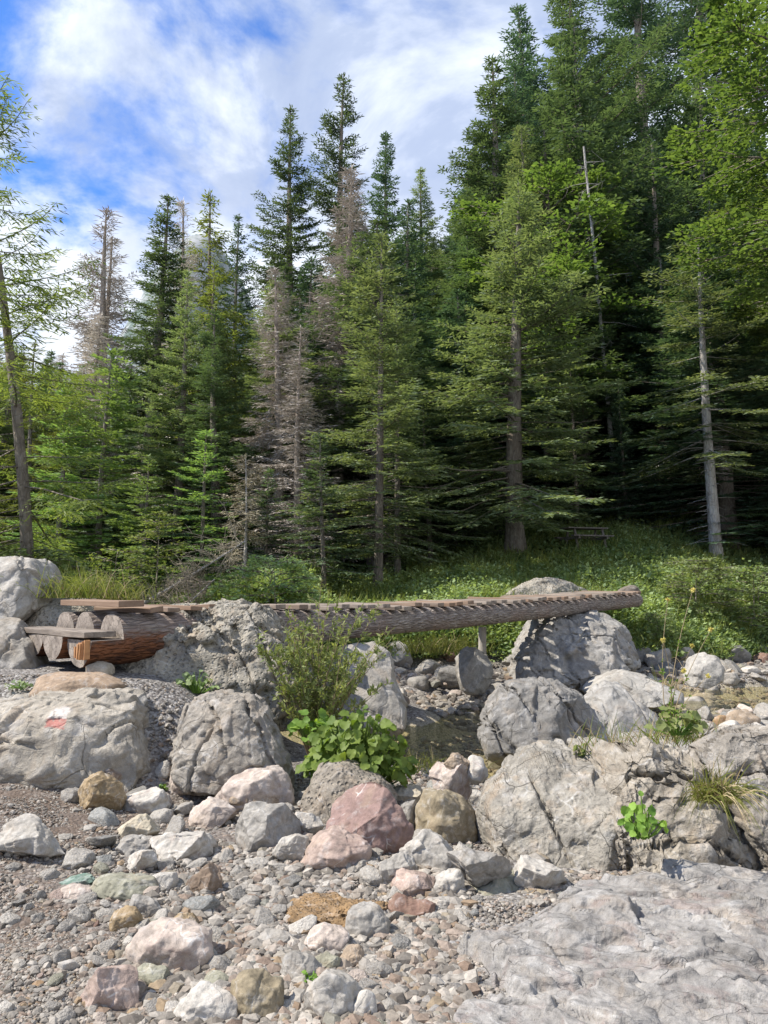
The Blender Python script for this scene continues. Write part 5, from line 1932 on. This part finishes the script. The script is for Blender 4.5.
pms = [plank_mesh(0.145, 1.22, 0.05, s) for s in range(4)]
x = 0.66
while x < blen - 0.1:
    zt = rb(x) + sag(x) + 0.036
    o = bpy.data.objects.new('plank', pms[int(prng.integers(0, 4))])
    link(o, bridge)
    o.location = (x, 0.40 + prng.normal(0, 0.03), zt + prng.normal(0, 0.006))
    o.rotation_euler = (prng.normal(0, 0.02), prng.normal(0, 0.05), prng.normal(0, 0.025))
    x += 0.235 + prng.normal(0, 0.012)
o = mobj('plank', plank_mesh(0.26, 1.30, 0.055, 9), bridge, loc=(0.40, 0.42, rb(0) + 0.075))
o['label'] = "wide first deck plank above the sawn log ends"
o = mobj('step_plank', plank_mesh(0.30, 1.40, 0.055, 11), bridge, loc=(0.10, 0.52, 0.050))
o['label'] = "step plank lying in the notches of the logs"
o.rotation_euler = (0.0, 0.02, 0.03)

# grey post standing under the bridge
pp = at(482, 640, 13.0)
g = Geo()
gz = H_(pp[0], 13.0)
tz = at(482, 627, 13.0)[2]
post_h = tz - gz
g.tube([(0, 0, -0.1), (0, 0, post_h * 0.5), (0.01, 0, post_h)], [0.075, 0.07, 0.068], 10, 0, rough=0.03, rng=trng)
post = empty('wooden_post', (pp[0], 13.0, gz), "short grey wooden post standing upright beneath the log bridge", 'post')
mobj('shaft', g.mesh('shaft', [M_post]), post)

# two smaller branches / stones at the far abutment
B('stone', [(618, 590), (626, 585), (636, 586), (640, 594), (632, 600), (620, 598)], 15.8, 0.3,
  "dark stone at the far end of the bridge deck", 131, M_cob, (0.20, 0.18, 0.16), lean=0.1, amp=0.02, level=4, cuts=6, cat='stone')

# ------------------------------------------------------------------ picnic table on the bank
TY = 22.6
tb = at(584, 548, TY)
tz = H_(tb[0], TY)
table = empty('picnic_table', (tb[0], TY, tz), "weathered wooden picnic table with benches under the dark spruces", 'table')
table.rotation_euler = (0, 0, 0.25)
table.scale = (0.78, 0.78, 0.85)
for q in range(4):
    g = Geo().box((0, -0.3 + 0.2 * q, 0.74), 1.7, 0.17, 0.045, jit=0.004, rng=trng)
    mobj('board', g.mesh('board', [M_darkwood], smooth=False), table)
for sy in (-1, 1):
    g = Geo().box((0, 0.68 * sy, 0.44), 1.7, 0.24, 0.05, jit=0.004, rng=trng)
    mobj('bench_seat', g.mesh('bench_seat', [M_darkwood], smooth=False), table)
for sx_ in (-0.6, 0.6):
    g = Geo().box((sx_, 0, 0.38), 0.08, 1.5, 0.09)
    mobj('cross_beam', g.mesh('cross_beam', [M_darkwood], smooth=False), table)
    for sy in (-1, 1):
        g = Geo()
        g.tube([(sx_ + 0.07, 0.55 * sy, -0.15), (sx_ + 0.07, 0.25 * sy, 0.70)], [0.05, 0.05], 6)
        mobj('leg', g.mesh('leg', [M_darkwood], smooth=False), table)
# ------------------------------------------------------------------ undergrowth on the banks
def hits(px, py, y0=8.0, y1=50, n=230):
    d = np.stack([(px - 384) / FPX, CP - (512 - py) / FPX * SP, SP + (512 - py) / FPX * CP], 1)
    d = d / d[:, 1:2]
    Y = np.geomspace(y0, y1, n)
    out = np.full((len(px), 3), np.nan)
    for a in range(0, len(px), 4000):
        dd = d[a:a + 4000]
        X = dd[:, :1] * Y[None]
        Z = CAMZ + dd[:, 2:3] * Y[None]
        G = terrain(X, np.broadcast_to(Y, X.shape))
        u = Z <= G
        i = u.argmax(1)
        ok = u.any(1)
        k = np.arange(len(dd))
        out[a:a + 4000] = np.where(ok[:, None], np.stack([X[k, i], Y[i], G[k, i]], 1), np.nan)
    return out


def clumps(rng, C, R, Hh, nleaf, leaf, base_v, aspect=0.6, upright=0.35):
    """leaf faces in domes round the centres C"""
    n = len(C)
    idx = np.repeat(np.arange(n), nleaf)
    m = len(idx)
    a = rng.uniform(0, 6.28, m)
    q = np.sqrt(rng.random(m))
    h = (1 - 0.7 * q ** 2) * rng.uniform(0.25, 1.0, m)
    P = C[idx] + np.stack([np.cos(a) * q * R[idx], np.sin(a) * q * R[idx], h * Hh[idx]], 1)
    D = unit(np.stack([np.cos(a) + rng.normal(0, 0.5, m), np.sin(a) + rng.normal(0, 0.5, m), rng.normal(upright, 0.45, m)], 1))
    Wv = unit(np.cross(D, rng.normal(0, 0.4, (m, 3)) + [0, 0, 1.0]))
    L = leaf[idx] * rng.uniform(0.6, 1.35, m)
    V, F = diamonds(P, D, Wv, L, L * aspect)
    return V, F, np.clip(base_v[idx] + rng.normal(0, 0.12, m), 0, 1)


def undergrowth():
    rng = np.random.default_rng(55)
    n = 15500
    px = rng.uniform(-30, 800, n)
    py = rng.uniform(505, 662, n)
    Hs = hits(px, py)
    ok = np.isfinite(Hs[:, 0])
    Hs = Hs[ok]
    dist = Hs[:, 1] - bank_line(Hs[:, 0]) + 0.7 * fbm2(Hs[:, 0], Hs[:, 1], 0.9, 12, 2)
    ok = ((dist > -0.1) | ((Hs[:, 0] < -3.0) & (Hs[:, 1] > 9.8))) & (Hs[:, 1] < 45)
    C = Hs[ok]
    n = len(C)
    sc = C[:, 1] / 20
    tall = 0.5 + 0.9 * sstep(fbm2(C[:, 0], C[:, 1], 0.5, 15, 3), -0.3, 0.6)
    R = rng.uniform(0.14, 0.42, n) * np.sqrt(sc)
    Hh = R * rng.uniform(0.5, 1.5, n) * tall
    leaf = rng.uniform(0.055, 0.13, n) * np.sqrt(sc)
    bv = np.clip(0.45 + 0.55 * fbm2(C[:, 0], C[:, 1], 0.7, 16, 2) + rng.normal(0, 0.16, n), 0.05, 1)
    V, F, a = clumps(rng, C, R, Hh, 24, leaf, bv, 0.62)
    me = fast_mesh('undergrowth', V, F, [M_under], smooth=False, fattr=a)
    tag(mobj('undergrowth', me), kind='stuff')
    # grass between the herbs
    k = rng.integers(0, n, 5200)
    G = C[k] + rng.normal(0, 0.15, (5200, 3)) * [1, 1, 0]
    m = 9
    idx = np.repeat(np.arange(len(G)), m)
    P = G[idx] + rng.normal(0, 0.06, (len(idx), 3)) * [1, 1, 0]
    D = unit(rng.normal(0, 0.35, P.shape) + [0, 0, 1.0])
    Wv = unit(np.cross(D, rng.normal(0, 1, P.shape)))
    L = rng.uniform(0.15, 0.5, len(P)) * np.sqrt(P[:, 1] / 20)
    V, F = diamonds(P, D, Wv, L, 0.018 * np.sqrt(P[:, 1] / 15), bend=rng.normal(0, 0.06, P.shape) * [1, 1, 0.2])
    me = fast_mesh('grass', V, F, [M_grass], smooth=False, fattr=np.clip(rng.normal(0.4, 0.25, len(P)), 0, 1))
    tag(mobj('grass', me), kind='stuff')
    print('clumps', n)


undergrowth()


# ------------------------------------------------------------------ single plants
def shrub(loc, label, cat, seed, nst, Ht, spread, leaf, asp, lmat, smat, nleaf=40, sr=0.006, name='shrub', side=6, groupl=None, bias=(0, 0)):
    rng = np.random.default_rng(seed)
    t = empty(name, loc, label, cat, groupl)
    g = Geo()
    PP, DD = [], []
    for i in range(nst):
        a = rng.uniform(0, 6.28)
        sp = spread * rng.random() ** 0.6
        h = Ht * rng.uniform(0.5, 1.0) * (1 - 0.25 * sp / spread)
        s = np.linspace(0, 1, 7)
        ex = np.array([math.cos(a) * sp + bias[0] * h, math.sin(a) * sp * 0.7 + bias[1] * h])
        wob = rng.normal(0, 0.02, 2)
        p = np.stack([ex[0] * s ** 1.2 + wob[0] * np.sin(s * 5), ex[1] * s ** 1.2 + wob[1] * np.sin(s * 4), h * (s - 0.08 * s ** 3)], 1)
        g.tube(p, sr * (1.1 - s * 0.85), 4, 0, cap=False)
        for b in range(side):
            q = rng.uniform(0.25, 0.9)
            c = np.array([np.interp(q, s, p[:, k]) for k in range(3)])
            b_ = rng.uniform(0, 6.28)
            l = h * rng.uniform(0.12, 0.32) * (1.15 - q)
            d = unit(np.array([math.cos(b_), math.sin(b_), rng.uniform(0.6, 1.5)]))
            e = c + d * l
            g.tube([c, (c + e) / 2 + rng.normal(0, 0.01, 3), e], [sr * 0.45, sr * 0.3, sr * 0.15], 3, 0, cap=False)
            u = rng.random(nleaf // 3)
            PP.append(c + (e - c) * u[:, None])
            DD.append(unit(d + rng.normal(0, 0.75, (len(u), 3))))
        u = rng.uniform(0.22, 1, nleaf)
        PP.append(np.stack([np.interp(u, s, p[:, k]) for k in range(3)], 1))
        DD.append(unit(rng.normal(0, 0.8, (nleaf, 3)) + [0, 0, 0.7]))
    mobj('stems', g.mesh('stems', [smat]), t)
    P, D = np.concatenate(PP), np.concatenate(DD)
    L = leaf * rng.uniform(0.6, 1.3, len(P))
    V, F = diamonds(P, D, unit(np.cross(D, rng.normal(0, 1, P.shape))), L, L * asp)
    mobj('foliage', fast_mesh('foliage', V, F, [lmat], smooth=False, fattr=np.clip(rng.normal(0.5, 0.25, len(P)), 0, 1)), t)
    return t


c = at(312, 716, 7.0)
gz = H_(c[0], 7.0)
shrub((c[0], 7.0, gz), "spindly pale green willow shrub growing between the boulders before the log bridge", 'shrub', 3, 44, 1.95, 0.80, 0.058, 0.30, M_willow, M_dry, nleaf=52, name='willow_shrub', bias=(0.10, 0))


def round_leaf(r=1.0, n=17):
    """broad heart shaped leaf: toothed rim, folded along the midrib, notch at the stalk"""
    th = np.linspace(0.30, 2 * math.pi - 0.30, n) + math.pi
    rad = 1.0 + 0.07 * np.cos(np.arange(n) * math.pi) + 0.22 * np.exp(-((th - 2 * math.pi) / 0.35) ** 2)
    rad[[0, -1]] *= 0.85
    x = np.cos(th) * rad * 0.46 + 0.34
    y = np.sin(th) * rad * 0.46
    z = 0.30 * np.abs(y) - 0.28 * x * x + 0.05 * np.sin(np.arange(n) * 1.7)
    V = np.vstack([[0, 0, 0], [0.32, 0, -0.04], np.stack([x, y, z], 1)])
    F = []
    for i in range(n - 1):
        c0 = 0 if (i == 0 or i == n - 2) else 1
        F.append([c0, 2 + i, 3 + i])
    F += [[0, 3, 1], [0, 1, n]]
    return V * r, np.array(F)


def leafy_plant(loc, label, cat, seed, n, leaf, spread, Ht, lmat=None, name='leafy_plant', face=(0, -0.5, 1.0), smat=None, depth=0.6):
    rng = np.random.default_rng(seed)
    t = empty(name, loc, label, cat)
    V0, F0 = round_leaf()
    L = Geo()
    S = Geo()
    for i in range(n):
        a = rng.uniform(0, 6.28)
        q = math.sqrt(rng.random())
        p = np.array([math.cos(a) * q * spread, math.sin(a) * q * spread * depth, Ht * (1.0 - 0.65 * q * q) * rng.uniform(0.45, 1.0)])
        nrm = unit(np.array(face) + np.array([math.cos(a) * q * 0.6, math.sin(a) * q * 0.4, 0]) + rng.normal(0, 0.5, 3))
        d = unit(np.array([math.cos(a), math.sin(a) * 0.7, -0.1]) + rng.normal(0, 0.4, 3))
        d = unit(d - nrm * (d @ nrm))
        s_ = np.cross(nrm, d)
        M = np.stack([d, s_, nrm], 1)
        sz = leaf * rng.uniform(0.45, 1.15)
        L.add(V0 * sz @ M.T + p, F0, 0, float(np.clip(rng.normal(0.5, 0.33), 0, 1)))
        b = np.array([p[0] * 0.3, p[1] * 0.3, 0])
        S.tube([b, (b + p) / 2 + rng.normal(0, 0.012, 3), p], [0.004, 0.0035, 0.003], 4, 0, cap=False)
    mobj('leaves', L.mesh('leaves', [lmat or M_burr]), t)
    mobj('stalks', S.mesh('stalks', [smat or M_burr]), t)
    return t


def grass_tuft(loc, label, seed, n, L, spread, mats, name='grass_tuft', dry=0.3, lean=(0, 0, 0), wdt=0.006, cat='grass tuft', droop=0.5):
    rng = np.random.default_rng(seed)
    t = empty(name, loc, label, cat)
    gs = [Geo(), Geo()]
    for i in range(n):
        a = rng.uniform(0, 6.28)
        b = np.array([rng.normal(0, spread), rng.normal(0, spread * 0.6), 0])
        l = L * rng.uniform(0.45, 1.1)
        out = rng.uniform(0.15, 0.8)
        s = np.linspace(0, 1, 6)
        p = b + np.stack([(math.cos(a) * out + lean[0]) * l * s, (math.sin(a) * out + lean[1]) * l * s, l * (s * (1 + lean[2]) - droop * out * 1.6 * s ** 2)], 1)
        T = np.gradient(p, axis=0)
        Wv = unit(np.cross(T, [math.sin(a), -math.cos(a), 0.3])) * (wdt * (1.05 - s) ** 0.6)[:, None]
        V = np.concatenate([p - Wv, p + Wv])
        k = np.arange(5)
        F = np.stack([k, k + 1, k + 7, k + 6], 1)
        gs[1 if rng.random() < dry else 0].add(V, F, 0, float(rng.random()))
    if gs[0].n:
        mobj('blades', gs[0].mesh('blades', [mats[0]]), t)
    if gs[1].n:
        mobj('dry_blades', gs[1].mesh('dry_blades', [mats[1]]), t)
    return t


def at_ground(px, py, Y=None, dz=0.0):
    if Y is None:
        g = ground_at(px, py)
        return (g[0], g[1], g[2] + dz)
    p = at(px, py, Y)
    return tuple(p)


leafy_plant(at_ground(358, 794, 5.9), "lush bright green butterbur clump with round leaves below the willow shrub", 'leafy plant', 21, 430, 0.088, 0.42, 0.66, name='butterbur_plant')
leafy_plant(at_ground(312, 745, 6.35), "smaller butterbur leaves at the foot of the willow shrub's left side", 'leafy plant', 22, 40, 0.11, 0.20, 0.30, name='butterbur_plant')
leafy_plant(at_ground(197, 693, 7.15), "low grey green herb in front of the rough pitted hump", 'leafy plant', 24, 60, 0.055, 0.22, 0.22, lmat=M_under)
leafy_plant(at_ground(133, 694, 7.0), "little yellowish herb at the left foot of the rough hump", 'leafy plant', 25, 30, 0.05, 0.15, 0.14, lmat=M_willow)
leafy_plant(at_ground(642, 838, 4.02), "small bright leafy plant growing out of the fissure in the outcrop", 'leafy plant', 26, 34, 0.05, 0.13, 0.22, name='fissure_plant', face=(0, -0.9, 0.5))
leafy_plant(at_ground(18, 688, 6.6), "tiny green sprig on top of the blazed boulder's left side", 'leafy plant', 27, 22, 0.04, 0.12, 0.07, lmat=M_under)
leafy_plant(at_ground(676, 735, 5.1), "yellow green broad leaved plant on the outcrop's crest", 'leafy plant', 28, 34, 0.075, 0.17, 0.20, lmat=M_willow)
leafy_plant(at_ground(590, 760, 5.25), "low yellow green weeds by the cream block on the outcrop's edge", 'leafy plant', 29, 40, 0.035, 0.16, 0.14, lmat=M_grass)
for i, (px, py, lab) in enumerate([
        (163, 868, "small green weed between the white faceted stone and the brown square one"),
        (131, 832, "small green weed beside the yellowish cream stone"),
        (163, 792, "tiny weed left of the rounded pinkish grey stone"),
        (29, 770, "tiny weed at the foot of the blazed boulder"),
        (310, 990, "tiny weed beside the mottled boulder at the bottom edge"),
        (228, 768, "little weed growing at the foot of the blocky grey boulder"),
        (76, 789, "tiny weed by the brown wedge stone")]):
    leafy_plant(at_ground(px, py, None, 0.01), lab, 'weed', 60 + i, 16, 0.022, 0.035, 0.05, name='small_weed')
grass_tuft(at_ground(716, 802, 4.10), "arching grass tuft with brown dead blades hanging on the outcrop", 31, 330, 0.34, 0.05, (M_grass, M_dry), dry=0.35, lean=(0.05, -0.25, 0.0), wdt=0.0035, droop=1.0)
grass_tuft(at_ground(78, 598, 9.0), "tall yellow green grass tuft between the white boulder and the forest", 32, 420, 0.50, 0.26, (M_grass, M_dry), dry=0.12, wdt=0.005)
grass_tuft(at_ground(110, 600, 9.3), "smaller grass tuft right of the tall one behind the logs", 33, 200, 0.34, 0.22, (M_grass, M_dry), dry=0.12, wdt=0.005)
grass_tuft(at_ground(670, 742, 5.3), "fine grass around the yellow flowered herb on the outcrop's crest", 34, 220, 0.26, 0.16, (M_grass, M_dry), dry=0.3, wdt=0.003)
grass_tuft(at_ground(420, 770, 6.3), "thin grass between the butterbur and the water", 35, 120, 0.22, 0.16, (M_grass, M_dry), dry=0.2, wdt=0.003)
grass_tuft(at_ground(612, 752, 5.2), "sparse straw grass leaning over the outcrop's left crest", 36, 70, 0.28, 0.12, (M_grass, M_dry), dry=0.5, wdt=0.003)
grass_tuft(at_ground(440, 652, 14.4), "bright grass tuft on the far shore under the bridge", 37, 320, 0.55, 0.42, (M_grass, M_dry), dry=0.1, wdt=0.009)
for j, (px, py, Y) in enumerate([(700, 668, 13.5), (664, 690, 12.0)]):
    grass_tuft(at_ground(px, py, Y), ["dry arching straw tuft behind the rounded white boulder", "dry straw tuft at the right tip of the pool"][j], 80 + j, 46, 0.55, 0.15, (M_grass, M_dry), dry=0.8, wdt=0.006, droop=0.9)


def flower_herb():
    rng = np.random.default_rng(44)
    base = np.array(at(668, 738, 5.3))
    t = empty('yellow_flower_herb', tuple(base), "tall thin herb with pale yellow flower heads rising above the outcrop", 'flower')
    S = Geo()
    L = Geo()
    P_ = Geo()
    for (hx, hy) in [(693, 590), (711, 630), (692, 646), (663, 640), (684, 671), (708, 676), (668, 600)]:
        top = at(hx, hy, 5.3 + rng.normal(0, 0.1)) - base
        s = np.linspace(0, 1, 8)
        b0 = np.array([0.0, 0, 0])
        p = b0 + np.outer(s, top) + np.stack([0.04 * np.sin(s * 3.1) * np.sign(-top[0]), 0 * s, 0 * s], 1)
        S.tube(p, 0.0035 * (1.2 - s * 0.8), 4, 0, cap=False)
        for k in range(9):
            q = rng.uniform(0.08, 0.7)
            c = np.array([np.interp(q, s, p[:, m]) for m in range(3)])
            D = unit(rng.normal(0, 1, (5, 3)) + [0, 0, 0.1])
            V, F = diamonds(np.repeat(c[None], 5, 0), D, unit(np.cross(D, rng.normal(0, 1, (5, 3)))), 0.05 * (1.1 - q), 0.013)
            L.add(V, F, 0, 0.4)
        D = unit(rng.normal(0, 0.8, (26, 3)) + [0, 0, 0.3])
        V, F = diamonds(np.repeat((base * 0 + top)[None], 26, 0), D, unit(np.cross(D, rng.normal(0, 1, (26, 3)))), 0.024, 0.012)
        P_.add(V, F, 0, 0.5)
    mobj('stems', S.mesh('stems', [M_dry]), t)
    mobj('leaves', L.mesh('leaves', [M_burr]), t)
    mobj('flower_heads', P_.mesh('flower_heads', [M_petal]), t)


flower_herb()

# low bushes on the bank
bush_m = [broadleaf(90 + k, 1.5, 1.0, 0.05, 26, 7, 26, 0.085, M_under, tr=0.03) for k in range(2)]
for i, (px, py, Y, s, lab) in enumerate([
        (656, 606, 16.0, 0.45, "small leafy bush hiding the far tip of the bridge log"),
        (758, 600, 18.5, 1.1, "dense green bush at the right edge of the bank"),
        (700, 612, 17.8, 0.9, "leafy bush left of the dense bank bush"),
        (20, 545, 13.0, 1.1, "bush behind the bright white boulder"),
        (270, 585, 14.5, 0.9, "shaded bush behind the rough hump")]):
    p = at(px, py, Y)
    t = tree_obj('bush', bush_m[i % 2], (p[0], Y, H_(p[0], Y)), lab, 'bush', None, i * 1.3, s, crown_name='foliage')
